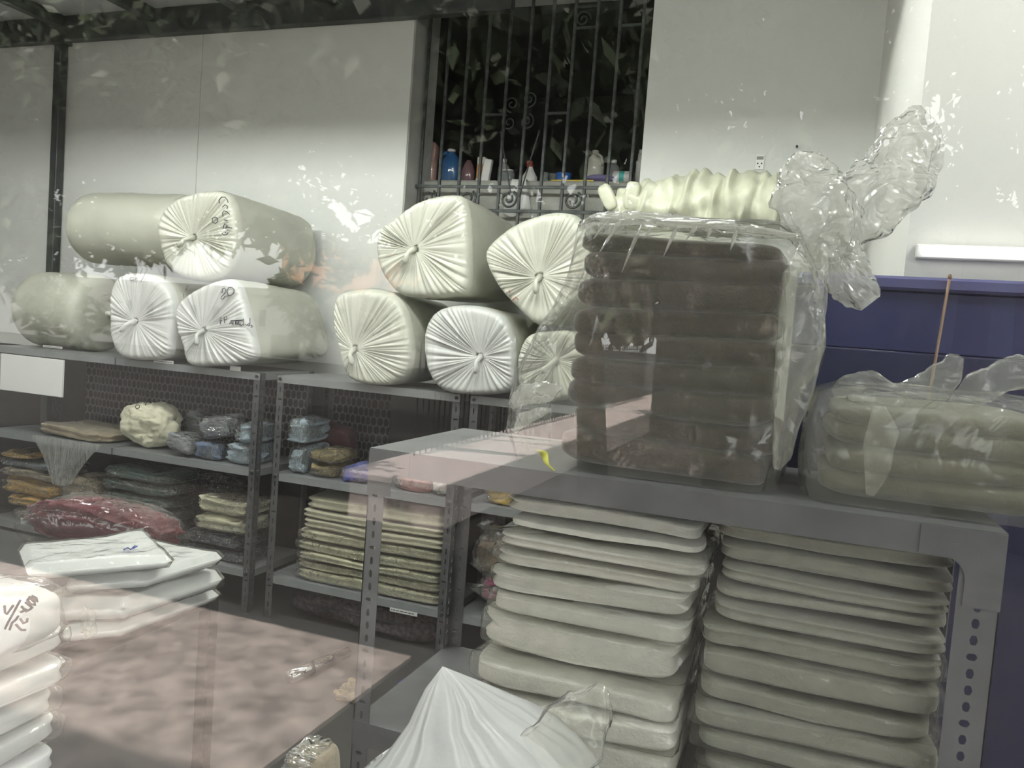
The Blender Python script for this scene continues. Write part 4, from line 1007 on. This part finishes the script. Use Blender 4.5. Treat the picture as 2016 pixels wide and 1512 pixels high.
# unit 0: taupe folded cloth over a plastic sheet; yellow, brown, grey pile
pack('taupe_pack', 'long taupe folded cloth on the middle shelf at the far left', 'pack', 58, 205, 815, 842, M_taupe, 441, rest=Z2, layers=2, d=.3, wrap=None)
V = []; F = []
pa, pb = onY(62, 838, SY-.02), onY(205, 838, SY-.02)
for j in range(15):
    for i in range(25):
        u, v = i/24, j/14; sp = 1-.75*v
        x = pa.x+(pb.x-pa.x)*(.5+(u-.5)*sp)-.02*v; z = Z2+.012-.25*v*(1-.35*abs(u-.45)*2*(1-v))
        V.append((x, SY-.022-.03*v*math.sin(u*PI)-.006*math.sin(u*40)*v, z))
for j in range(14):
    for i in range(24): F.append((j*25+i, j*25+i+1, (j+1)*25+i+1, (j+1)*25+i))
hs = thing('plastic_sheet', 'clear plastic sheet hanging off the shelf edge below the taupe cloth', 'plastic', ((pa.x+pb.x)/2, SY-.02, Z2-.24))
mk('hanging_film', V, F, film('hanging_film_mat', .35, .1, .6, 16, gloss=2.2, hcol=(.75, .75, .72), stretch=(3, 1, .6)), hs, True)
uz = Z3
for i, (x0, x1, yt, yb, m, lab) in enumerate(((10, 100, 1030, 1085, M_brn, 'lowest brown wrapped pack of the far left pile'), (0, 102, 985, 1030, M_must, 'mustard wrapped pack in the middle of the far left pile'),
                                              (-10, 105, 925, 985, M_must, 'broad mustard pack of the far left pile'), (-10, 104, 895, 925, M_taupe, 'thin striped taupe pack of the far left pile'),
                                              (-10, 103, 873, 895, M_steelb, 'steel blue wrapped pack near the top of the far left pile'), (-10, 60, 858, 873, M_must, 'small mustard cloth topmost on the far left pile'))):
    t, c, H = pack('wrapped_pack', lab, 'pack', x0, x1, yt, yb, m, 450+i, rest=uz, layers=2, d=.3, group='packs piled at the far left', Y=PK-.02, h=(.085, .07, .095, .055, .05, .035)[i]); uz += H+.001
for i, (x0, x1, yt, yb, m, lab) in enumerate(((110, 174, 1000, 1080, M_brn, 'lower brown wrapped pack between the mustard and green piles'), (109, 176, 935, 1000, M_taupe, 'upper brown wrapped pack between the mustard and green piles'))):
    pack('brown_pack', lab, 'pack', x0, x1, yt, yb, m, 460+i, rest=(Z3, Z3+.17)[i], layers=3, d=.28, Y=PK-.02, h=(.165, .15)[i])
# patterned sheet hanging behind the middle shelf, and white board at the far left
def lattice_mat():
    m, t, out = nt('lattice_print')
    tc = N(t, 'ShaderNodeTexCoord'); sp = N(t, 'ShaderNodeSeparateXYZ'); L(t, tc.outputs['Object'], sp.inputs[0])
    def M2(op, a, b=None):
        n = N(t, 'ShaderNodeMath', operation=op)
        for k, v in enumerate((a, b)):
            if v is None: continue
            if isinstance(v, (int, float)): n.inputs[k].default_value = v
            else: L(t, v, n.inputs[k])
        return n.outputs[0]
    u = M2('DIVIDE', sp.outputs[0], .034); v = M2('DIVIDE', sp.outputs[2], .046)
    row = M2('FLOOR', v); odd = M2('MODULO', M2('ABSOLUTE', row), 2.0); u2 = M2('ADD', u, M2('MULTIPLY', odd, .5))
    fu = M2('SUBTRACT', M2('FRACT', u2), .5); fv = M2('SUBTRACT', M2('FRACT', v), .5)
    d = M2('ADD', M2('POWER', M2('ABSOLUTE', M2('MULTIPLY', fu, 2.3)), 2.4), M2('POWER', M2('ABSOLUTE', M2('MULTIPLY', fv, 2.1)), 2.4))
    inn = M2('LESS_THAN', d, .95); dot = M2('LESS_THAN', d, .05)
    mx = N(t, 'ShaderNodeMix', data_type='RGBA'); L(t, inn, mx.inputs[0]); mx.inputs[6].default_value = (.19, .18, .175, 1); mx.inputs[7].default_value = (.055, .052, .055, 1)
    p = N(t, 'ShaderNodeBsdfPrincipled'); p.inputs['Roughness'].default_value = .9; L(t, mx.outputs[2], p.inputs['Base Color']); L(t, p.outputs[0], out.inputs[0]); return m
M_lat = lattice_mat()
hy = SY+.475
for x0, x1, lab in ((sx_at(150, 760)-.45, U1R-.02, 'dark lattice patterned cloth hanging behind the silver packs'), (U2L+.03, sx_at(690, 800)-.05, 'dark lattice patterned cloth hanging behind the blue and olive packs')):
    V = []; F = []; n = 60; zz = (Z2-.05, ZT-.06)
    for yy2 in (0, .006):
        for j in (0, 1):
            for i in range(n+1):
                x = x0+(x1-x0)*i/n; V.append((x, hy+yy2+.008*math.sin(x*21)+.004*math.sin(x*53), zz[j]))
    for s in (0, 1):
        b = s*2*(n+1)
        for i in range(n): F.append((b+i, b+i+1, b+n+1+i+1, b+n+1+i) if s == 0 else (b+i+1, b+i, b+n+1+i, b+n+1+i+1))
    F += [(i, i+1, 2*(n+1)+i+1, 2*(n+1)+i)[::-1] for i in range(n)]+[(n+1+i, n+2+i, 3*(n+1)+i+1, 3*(n+1)+i) for i in range(n)]
    tc_ = thing('hanging_cloth', lab, 'cloth', ((x0+x1)/2, hy, zz[0]))
    mk('printed_cloth', V, F, M_lat, tc_, True)
    MB().tube([(x0-.02, hy+.003, zz[1]+.004), (x1+.02, hy+.003, zz[1]+.004)], .006, 8).out('hanging_rod', M_steel, tc_, True)
xa, xb = onY(6, 720, SY-.012).x, onY(128, 730, SY-.012).x; za, zb_ = ZT-.04, onY(70, 775, SY-.012).z
bd = thing('white_board', 'white board hanging under the top shelf at the far left', 'board', ((xa+xb)/2, SY-.02, zb_))
boxo('panel', xa, xb, SY-.03, SY-.014, zb_, za, M_white, bd, b=.002)
boxo('strip', xa-.004, xa+.006, SY-.033, SY-.0305, zb_, za, mat('grey_strip', (.3, .3, .3), .6), bd)

# on the floor under the back row
V, F = slab(U2R-U2L-.12, .38, Z3-.05, 500, .7, .4, .03, 0, nu=64, nv=24, crin=.01, freq=5)
M_speck = mat('dark_speckled_cloth', (.05, .042, .048), .9, var=.8, scale=45, bump=.3)
fbx = (U2L+U2R)/2
fb = thing('fabric_bundle', 'large dark speckled fabric bundle on the floor under the cream sheet shelf', 'bundle', (fbx, SY+.23, 0))
mk('rolled_cloth', place(V, (fbx, SY+.23, .001)), F, M_speck, fb, True)
MB().tube([(fbx-.3, SY+.05, .09), (fbx, SY+.035, .095), (fbx+.3, SY+.05, .09)], .005, 6).out('tie_cord', M_ink, fb, True)
pack('navy_pack', 'navy wrapped pack on the floor in front of the dark bundle', 'pack', 742, 900, 1335, 1400, M_royal, 501, Y=2.72, rest=0, d=.3, layers=2, h=.09)
pack('gold_lace_pack', 'gold lace pack on the floor beside the chrome tube', 'pack', 648, 705, 1325, 1360, cl('gold_lace', (.22, .17, .09)), 502, Y=2.72, rest=0, d=.14, layers=1, crin=.012, h=.05)
ca, cb = onZ(570, 1332, .03), onZ(684, 1270, .06)
ct = thing('chrome_tube', 'shiny chrome tube lying on the floor under the cream sheet shelf', 'tube', ((ca.x+cb.x)/2, (ca.y+cb.y)/2, 0))
M_chrome = mat('chrome', (.8, .8, .8), .06, metal=1.0, var=.02)
ca.z = .027; cb.z = .027
MB().tube([ca, ca.lerp(cb, .5), cb], .026, 16).out('pipe', M_chrome, ct, True)
MB().tube([ca.lerp(cb, .30), ca.lerp(cb, .36)], .0272, 16).out('collar', M_steel, ct, True)

# =================================================================== BLACK TABLE WITH WHITE PACKS (left)
TZ = .75
TX1 = -1.50; TY1 = 1.87; TX0 = -2.55; TY0 = 1.13
tb = thing('black_table', 'black plastic table carrying the white sheet packs at the left', 'table', ((TX0+TX1)/2, (TY0+TY1)/2, 0))
M_blk = mat('black_plastic', (.018, .018, .02), .45, var=.1)
boxo('table_top', TX0, TX1, TY0, TY1, TZ-.03, TZ, M_blk, tb, b=.006)
for x in (TX0+.05, TX1-.03):
    for y in (TY0+.05, TY1-.03): boxo('leg', x-.02, x+.02, y-.02, y+.02, 0, TZ-.031, M_blk, tb, b=.004)
boxo('apron', TX1-.03, TX1-.015, TY0+.08, TY1-.06, TZ-.08, TZ-.031, M_blk, tb)
def flat_pack(label, pix, z, h, seed, m=M_whc, name='sheet_pack', wrap=True, group='white sheet packs on the black table'):
    """flat pack: quad of four photo pixels laid on height z (near left, near right, far right, far left)"""
    Q = [onZ(x, y, z+h) for x, y in pix]
    c = sum(Q, Vector())/4; t = thing(name, label, 'pack', (c.x, c.y, z), group)
    V = []; F = []; n = 26
    def P(u, v): return Q[0]*(1-u)*(1-v)+Q[1]*u*(1-v)+Q[2]*u*v+Q[3]*(1-u)*v
    for s in (0, 1):
        for j in range(n+1):
            for i in range(n+1):
                u, v = i/n, j/n; p = P(u, v); ed = min(u, 1-u, v, 1-v); r = min(1, ed/.05); rr_ = math.sqrt(max(0, 1-(1-r)**2))
                wv = .007*noise.noise(Vector((p.x*6, p.y*6, seed)))+.006*noise.noise(Vector((p.x*16, p.y*16, seed)))
                zz = z+.0008+(h*.5*(1-rr_) if s == 0 else h*.5*(1+rr_)+wv*rr_)
                V.append((p.x, p.y, zz))
    k = (n+1)**2
    for j in range(n):
        for i in range(n):
            a = j*(n+1)+i; F.append((a, a+n+1, a+n+2, a+1)); F.append((k+a, k+a+1, k+a+n+2, k+a+n+1))
    for i in range(n):
        for a, b in ((i, i+1), (n*(n+1)+i+1, n*(n+1)+i), ((i+1)*(n+1), i*(n+1)), (i*(n+1)+n, (i+1)*(n+1)+n)): F.append((a, b, k+b, k+a))
    o = mk('folded_sheet', V, F, m, t, True)
    if wrap:
        cc = np.array(c); V2 = []
        for x, y, zz in V: V2.append((cc[0]+(x-cc[0])*1.03, cc[1]+(y-cc[1])*1.03, max(z+.0004, (zz if zz < z+h*.5 else zz+.004)+.003*noise.noise(Vector((x*40, y*40, seed))))))
        mk('plastic_sleeve', V2, F, M_film2, t, True)
    return t
fp1 = flat_pack('lowest white sheet pack, draping over the near edge of the black table', [(120, 1240), (235, 1225), (432, 1160), (200, 1120)], TZ, .035, 601)
flat_pack('second white sheet pack with a thick edge on the black table', [(60, 1185), (245, 1178), (438, 1122), (240, 1080)], TZ+.045, .05, 602)
flat_pack('third white sheet pack sticking out to the right', [(125, 1140), (290, 1128), (438, 1086), (250, 1052)], TZ+.112, .035, 603)
fp4 = flat_pack('topmost white sheet pack with blue pen marks', [(55, 1118), (342, 1094), (285, 1046), (38, 1072)], TZ+.16, .03, 604)
def zstrokes(t, lines, z, m, r=.002):
    mb = MB()
    for ln in lines: mb.tube([onZ(x, y, z) for x, y in ln], r, 5)
    mb.out('handwriting', m, t)
zstrokes(fp4, [[(244, 1082), (252, 1078), (257, 1082), (266, 1074), (262, 1080), (270, 1075)]], TZ+.196, M_inkb, .0016)
# film tail of the lowest pack hanging off the table edge
qa = onZ(150, 1215, TZ+.01)
lobe([(165, 1218, 20, 1.30), (176, 1228, 20, 1.29), (178, 1240, 14, 1.28), (168, 1258, 5, 1.27)], 31, M_milky, fp1, 'sleeve_tail', flat=.25, crin=.25)
crx0, crx1 = onY(15, 1040, 1.75).x, onY(300, 1040, 1.75).x
cc_ = ((crx0+crx1)/2, 1.85, TZ+.001)
crm = thing('crimson_pack', 'crimson wrapped cloth lying behind the white sheet packs', 'pack', cc_)
V, F = slab(crx1-crx0, .2, .165, 605, .75, .3, .04, 4, .07, nu=80, nv=40, freq=4, ridge=.03); mk('folded_cloth', place(V, cc_), F, M_red, crm, True)
V, F = slab(crx1-crx0+.01, .21, .168, 606, .75, .3, .028, nu=64, nv=26, crin=.01, freq=4); mk('plastic_sleeve', place(V, cc_), F, M_film2, crm, True)
# white packs at the near left corner with the marked cushion bag on top
LZ = .45
for i in range(9):
    yb, x1 = (1530, 96) if i < 7 else (1470, 112) if i == 7 else (1405, 108)
    lab = ['lowest', 'second', 'third', 'fourth', 'fifth', 'sixth', 'seventh', 'eighth', 'topmost'][i]+' white pack from the bench up in the near left corner pile'
    Yq = .83; xb = onY(x1, yb, Yq+.2).x; h = .0535
    c = (xb-.17, Yq+.12, LZ+.001)
    t = thing('white_pack', lab, 'pack', c, 'white packs at the near left corner')
    V, F = slab(.34, .22, h, 620+i, .42, .25, .006, 2, .03, nu=52, nv=18); mk('folded_cloth', place(V, c, .04*(i % 3-1)), F, M_whc, t, True)
    if i > 4: V, F = slab(.355, .23, h, 640+i, .4, .15, .005, nu=48, nv=16, crin=.006); mk('plastic_sleeve', place(V, c, .04*(i % 3-1)), F, M_film2, t, True)
    LZ += h+.001
Yq = .84
cx1 = onY(119, 1260, Yq+.12).x; ctop = onY(60, 1165, Yq+.07).z
cu = thing('cushion_bag', 'white bagged cushion with pen writing at the left edge', 'bag', (cx1-.16, Yq+.075, LZ))
V, F = slab(.32, .15, ctop-LZ, 660, .55, .35, .012, nu=64, nv=30, crin=.004); mk('bag_body', place(V, (cx1-.16, Yq+.075, LZ)), F, M_whc, cu, True)
V, F = slab(.33, .16, ctop-LZ+.006, 661, .5, .3, .012, nu=60, nv=26, crin=.008); mk('plastic_film', place(V, (cx1-.16, Yq+.075, LZ)), F, M_film2, cu, True)
strokes(cu, [[(9, 1192), (10, 1206), (14, 1209), (18, 1203), (26, 1192)], [(40, 1182), (28, 1204), (18, 1222), (10, 1238)],
             [(36, 1213), (32, 1219), (24, 1226), (19, 1240)], [(40, 1218), (46, 1227), (53, 1224), (54, 1217)], [(31, 1229), (41, 1240), (50, 1240)],
             [(42, 1194), (52, 1204), (62, 1198)], [(41, 1205), (52, 1200)], [(50, 1186), (64, 1197)],
             [(53, 1181), (60, 1189), (69, 1191), (68, 1185), (60, 1178), (54, 1180)], [(57, 1175), (65, 1180), (74, 1184), (72, 1178), (63, 1173)]], Yq-.006, M_ink, r=.0018)

# =================================================================== WHITE BAG IN FRONT
WYF = .98
wz0 = .45
dp = thing('display_bench', 'low display bench inside the shop window', 'bench', (-.45, .8, 0))
boxo('bench_top', -1.5, .25, .42, 1.34, wz0-.03, wz0, M_nshelf, dp, b=.004)
for x in (-1.4, .2):
    for y in (.47, 1.29): boxo('leg', x-.02, x+.02, y-.02, y+.02, 0, wz0-.031, M_nshelf, dp)
pk_ = onY(880, 1308, 1.1); xl3 = onY(640, 1530, 1.02).x; xr3 = onY(1195, 1440, 1.1).x
wbg = thing('white_bag', 'big white plastic bag with a peaked top in the foreground', 'bag', ((xl3+xr3)/2, 1.12, wz0))
V = []; F = []; nr, na = 26, 110
cxx, cyy = (xl3+xr3)/2, 1.12; hw, hd = (xr3-xl3)/2, .18
Hp = pk_.z-wz0; px_, py_ = pk_.x-cxx, -.02
for j in range(nr+1):
    f = j/nr
    for i in range(na):
        a = 2*PI*i/na
        # from the base (f=0) up the side to the peak (f=1)
        if f < .45:
            q = f/.45; s = .93+.07*math.sin(q*PI); zz = Hp*.60*q; X, Y_ = cxx+hw*s*spow(math.cos(a), .6), cyy+hd*s*spow(math.sin(a), .6)
        else:
            q = (f-.45)/.55; s = math.cos(q*PI/2)**.9
            X = cxx+px_*(1-s)+hw*s*spow(math.cos(a), .6+.4*q); Y_ = cyy+py_*(1-s)+hd*s*spow(math.sin(a), .6+.4*q)
            zz = Hp*(.60+.40*(.55*q+.45*q**2.6)) + (.05*math.sin(q*PI)*math.cos(a-.2) if True else 0)
            zz += .022*noise.noise(Vector((math.cos(a)*3, math.sin(a)*3, 2)))*math.sin(q*PI)+.008*noise.noise(Vector((math.cos(a)*9, math.sin(a)*9, 5)))*math.sin(q*PI)
        n_ = noise.noise(Vector((X*9, Y_*9, zz*9)))*.014+noise.noise(Vector((X*24, Y_*24, zz*24)))*.006
        V.append((X+n_, Y_+n_*.6, wz0+.001+max(0, zz+(n_*.7 if f > .05 else 0))))
for j in range(nr):
    for i in range(na): F.append((j*na+i, j*na+(i+1) % na, (j+1)*na+(i+1) % na, (j+1)*na+i))
F += [tuple(range(na))[::-1], tuple(nr*na+i for i in range(na))]
M_wbag = mat('white_bag_film', (.50, .51, .50), .3, var=.05, scale=6, coat=.6, coat_rough=.12, bump=.35, bscale=18)
mk('bag_body', V, F, M_wbag, wbg, True)
lobe([(1080, 1500, 60, .98), (1130, 1440, 66, .98), (1165, 1390, 44, 1.0), (1185, 1350, 14, 1.02)], 33, M_bag, wbg, 'loose_film', flat=.35)
# small glossy pack at the bottom edge
gx0, gx1, gz1, _ = px_box(535, 620, 1500, 1470, .86)
gzt = onY(590, 1468, .90).z
gp = thing('glossy_bundle', 'tall grey bundle in clear glossy plastic at the bottom edge left of the white bag', 'bundle', ((gx0+gx1)/2, .9, .45))
V, F = slab(gx1-gx0, .08, gzt-.45, 671, .25, .3, .006, 9, .05, nu=44, nv=60); mk('folded_cloth', place(V, ((gx0+gx1)/2, .9, .4505)), F, M_taupe, gp, True)
V, F = slab((gx1-gx0)*1.06, .09, gzt-.45+.006, 672, .22, .25, .006, nu=44, nv=40, crin=.012); mk('plastic_wrap', place(V, ((gx0+gx1)/2, .9, .4505)), F, M_strip, gp, True)

# =================================================================== THE STREET THE GLASS MIRRORS
M_asph_shade = mat('asphalt', (.030, .026, .023), .9, var=.3, scale=6, bump=.3)  # asphalt tone lowered to stand for shade on the street
M_sunpave = mat('stained_sunlit_pavement', (.52, .44, .40), .85, var=.45, scale=9, bump=.1)  # stains on a base lightened to stand for sunlit ground
M_pinkw = mat('pinkish_plaster', (.86, .73, .70), .8, var=.05)
M_whw = mat('white_plaster', (.80, .77, .74), .8, var=.06, scale=2)
M_oran = mat('orange_plaster', (.90, .44, .27), .85, var=.06, scale=1)
sg_ = struct('street', MB().box(-60, 60, -120, PANE_Y-.13, -.3, -.06), M_asph_shade, label='asphalt street outside the shop, darkened to stand for shade')
struct('pavement', MB().box(-60, -1.62, -2.75, PANE_Y-.13, -.2, -.04), M_sunpave, label='stained pavement in front of the shop, lightened to stand for sunlit ground')
lw = thing('low_wall', 'long pinkish white low wall running away across the street', 'wall', (-2.95, -22, -.06))
boxo('wall_body', -3.35, -2.55, -42, -5.0, -.06, .26, M_pinkw, lw); boxo('coping', -3.4, -2.5, -42, -4.95, .26, .32, M_pinkw, lw, b=.01)
fe = thing('wire_fence', 'thin metal fence standing on the low wall', 'fence', (-3.3, -20, .32))
rod = MB().tube([(0, 0, 0), (0, 0, 1.1)], .008, 5); rme = mesh('fence_bar', rod.V, rod.F, M_steel)
for k in range(90): piece('fence_bar', rme, fe, (-3.3, -6-.12*k, .321))
for z in (.45, .9, 1.35): MB().tube([(-3.3, -6, z), (-3.3, -16.7, z)], .01, 5).out('fence_rail', M_steel, fe)
# buildings across the street
def building(name, label, px0, px1, ytop, dist, m, depth=8, win=None, roof=None):
    a, b = mirY(px0, ytop, -dist), mirY(px1, ytop, -dist); x0, x1 = sorted((a.x, b.x)); H = max(a.z, b.z)
    t = thing(name, label, 'building', ((x0+x1)/2, -dist-depth/2, -.06))
    boxo('wall', x0, x1, -dist-depth, -dist, -.06, H, m, t)
    if win:
        for wx, wz, ww, wh in win:
            cx, cz = x0+(x1-x0)*wx, H*wz
            boxo('window', cx-ww/2, cx+ww/2, -dist-.02, -dist+.04, cz-wh/2, cz+wh/2, mat('dark_window', (.03, .035, .04), .3), t)
    boxo('parapet', x0-.1, x1+.1, -dist-depth-.1, -dist+.1, H, H+.25, roof or m, t)
    return t
building('white_building', 'long low white building across the street with small dark openings', -80, 770, 598, 24, M_whw, 5,
         [(.45+.05*k, .62, .25, .6) for k in range(7)]+[(.62, .18, 1.2, .8), (.8, .18, 1.2, .8)])
building('orange_building', 'orange plastered house behind the white building', 556, 742, 500, 48, M_oran, 8, [(.3, .72, .7, .6), (.62, .72, .5, .5), (.45, .5, .7, .6)])
building('apartment_tower', 'pale grey apartment tower far behind the orange house', 578, 612, 462, 95, M_whw, 10, [(.3, .7+.07*k, 1, 1) for k in range(4)])
building('added_dark_building', 'dark building front added straight across the street to keep sky out of the glass', 1310, 2700, 470, 13.5, mat('shade_facade', (.05, .05, .05), .8), 6)  # added to block mirrored sky; facade coloured dark for shade
# trees
M_leaf = mat('leaf_green', (.055, .075, .035), .55, var=.5, scale=3)
M_bark = mat('bark', (.12, .09, .065), .9, var=.3, scale=12, bump=.5)
def leaves(blobs, n, size, seed):
    rng = np.random.default_rng(seed)
    wts = np.array([b[3]*b[4]*b[5] for b in blobs])**.8; wts /= wts.sum()
    idx = rng.choice(len(blobs), n, p=wts); B = np.array(blobs)[idx]
    d = rng.normal(size=(n, 3)); d /= np.linalg.norm(d, axis=1)[:, None]
    r = rng.random(n)**.45; C = B[:, :3]+d*B[:, 3:6]*r[:, None]
    ax = rng.normal(size=(n, 3)); ax[:, 2] -= .8; ax /= np.linalg.norm(ax, axis=1)[:, None]
    sd = np.cross(ax, rng.normal(size=(n, 3))); sd /= np.linalg.norm(sd, axis=1)[:, None]
    l = size*(.6+.8*rng.random(n))[:, None]; ww = l*.22
    V = np.stack([C, C+ax*l*.45+sd*ww, C+ax*l, C+ax*l*.45-sd*ww], 1).reshape(-1, 3)
    F = [(4*i, 4*i+1, 4*i+2, 4*i+3) for i in range(n)]
    return V, F
def tree(label, trunk, blobs, n, size, seed):
    t = thing('street_tree', label, 'tree', trunk[0], 'street trees')
    MB().tube(trunk, [.16, .13, .11, .09][:len(trunk)], 10).out('trunk', M_bark, t, True)
    for k, b in enumerate(blobs[:6]):
        p = Vector(trunk[-1]); q = Vector(b[:3]); MB().tube([p, p.lerp(q, .5)+Vector((0, 0, .15)), q], [.07, .05, .02], 7).out('branch', M_bark, t, True)
    V, F = leaves(blobs, n, size, seed); o = mk('crown', V, F, M_leaf, t); o['kind'] = 'stuff'
    return t
def mb_(px, py, dist, rx, ry, rz): p = mirY(px, py, -dist); return (p.x, p.y, p.z, rx, ry, rz)
big = [mb_(100, 60, 5, 2.6, 1.2, 1.5), mb_(420, 120, 5, 1.2, 1.0, 1.2), mb_(700, 60, 3.0, .8, .6, .75), mb_(960, 60, 3.0, .9, .6, .7), mb_(1250, 20, 5, .9, 1.0, .9),
       mb_(-150, 300, 4.6, 1.6, 1.0, 1.1), mb_(60, 470, 4.4, .5, .4, .55), mb_(240, 420, 4.8, .7, .5, .5), mb_(90, 600, 4.2, .20, .15, .22), mb_(140, 610, 4.2, .16, .12, .25),
       mb_(600, 430, 4.6, .45, .3, .3), mb_(560, 560, 4.3, .10, .1, .22), mb_(700, 500, 4.3, .12, .1, .18), mb_(820, 300, 3.0, .45, .4, .35), mb_(1100, 260, 3.0, .45, .4, .3),
       mb_(400, 350, 5, 1.2, .6, .6)]
high = [(-7.5+2.2*k, -5.6+.5*(k % 2), 6.2+.5*(k % 3), 1.7, 1.9, 1.5) for k in range(7) if k != 2]+[(-7+2.4*k, -9.2, 5.4+.4*(k % 2), 1.8, 1.8, 1.6) for k in range(6) if k not in (1, 2)]  # canopy added above the view to cut skylight, gaps left for sun
bt = mirZ(480, 1180, -.05)
big_tree = tree('large leafy tree overhanging the pavement in front of the shop', [(-1.9, -7.2, -.06), (-2.0, -7.0, 1.4), (-2.2, -6.4, 2.6), (-2.5, -5.8, 3.4)], big, 46000, .13, 5)
far = [mb_(-350+190*k, 150-60*(k % 3), 20.5, 2.9, 1.3, 3.4) for k in range(9)]+[mb_(-300+230*k, -120, 20.5, 3.2, 1.3, 3.0) for k in range(8)]
far += [mb_(800+62*k, 440+70*(k % 3), 20.2, 1.1, .9, 1.3) for k in range(4)]+[mb_(810+60*k, 600, 20.2, 1.0, .9, .8) for k in range(3)]+[mb_(985+105*k, 600, 20.4, 1.6, 1.0, 1.0) for k in range(4)]+[mb_(985+105*k, 500-8*k, 20.5, 1.5, 1.0, 1.7) for k in range(4)]+[mb_(1320+125*k, 300, 20.8, 1.9, .9, 1.7) for k in range(4)]+[mb_(1330+130*k, 90, 20.8, 1.8, .9, 1.6) for k in range(4)]
tree('dense row of dark trees along the far side of the street', [(-10, -21, -.06), (-10, -20.8, 2.5), (-10, -20.5, 5)], far, 40000, .55, 8)
low_ = [mb_(1340+150*k, 400, 12.2, .9, .7, .8) for k in range(4)]
tree('bushy tree in front of the added dark building', [(mirY(1500, 600, -12.2).x, -12.2, -.06), (mirY(1505, 600, -12.2).x, -12.2, 1.2), (mirY(1500, 480, -12.2).x, -12.2, 2.2)], low_, 5000, .22, 12)
hang = [mb_(x, y, 3.4, .07, .08, .13) for x, y in ((70, 580), (85, 640), (118, 600), (150, 585), (160, 650), (205, 620), (40, 530), (560, 560), (585, 600), (612, 575), (640, 620), (600, 650), (660, 540), (700, 500), (735, 600), (820, 640))]
V, F = leaves(hang, 1000, .075, 15); o = mk('hanging_leaves', V, F, M_leaf, big_tree); o['kind'] = 'stuff'
hb = [mb_(1450, 700, 6.5, .5, .4, .65), mb_(1420, 820, 6.2, .3, .3, .5), mb_(1400, 640, 6.6, .35, .3, .3)]
tree('tall broad tree added above the view, its canopy holding back skylight', [(1.3, -7.6, -.06), (1.3, -7.5, 2.4), (1.0, -7.0, 4.6)], high, 30000, .24, 9)
tree('small bushy tree beside the end of the low wall', [(mirY(1420, 900, -6.4).x, -6.4, -.06), (mirY(1425, 840, -6.4).x, -6.4, .6), (mirY(1430, 760, -6.4).x, -6.4, 1.1)], hb, 5000, .09, 6)
sk = [mb_(1960, 300, 6.5, .6, .5, .5), mb_(1900, 430, 6.5, .35, .3, .3), mb_(1990, 120, 6.5, .6, .4, .3)]
tree('slender tree with sparse leaves against the bright sky', [(1.9, -7.4, -.06), (1.7, -7.2, 1.5), (1.6, -7.0, 2.6)], sk, 1500, .12, 7)
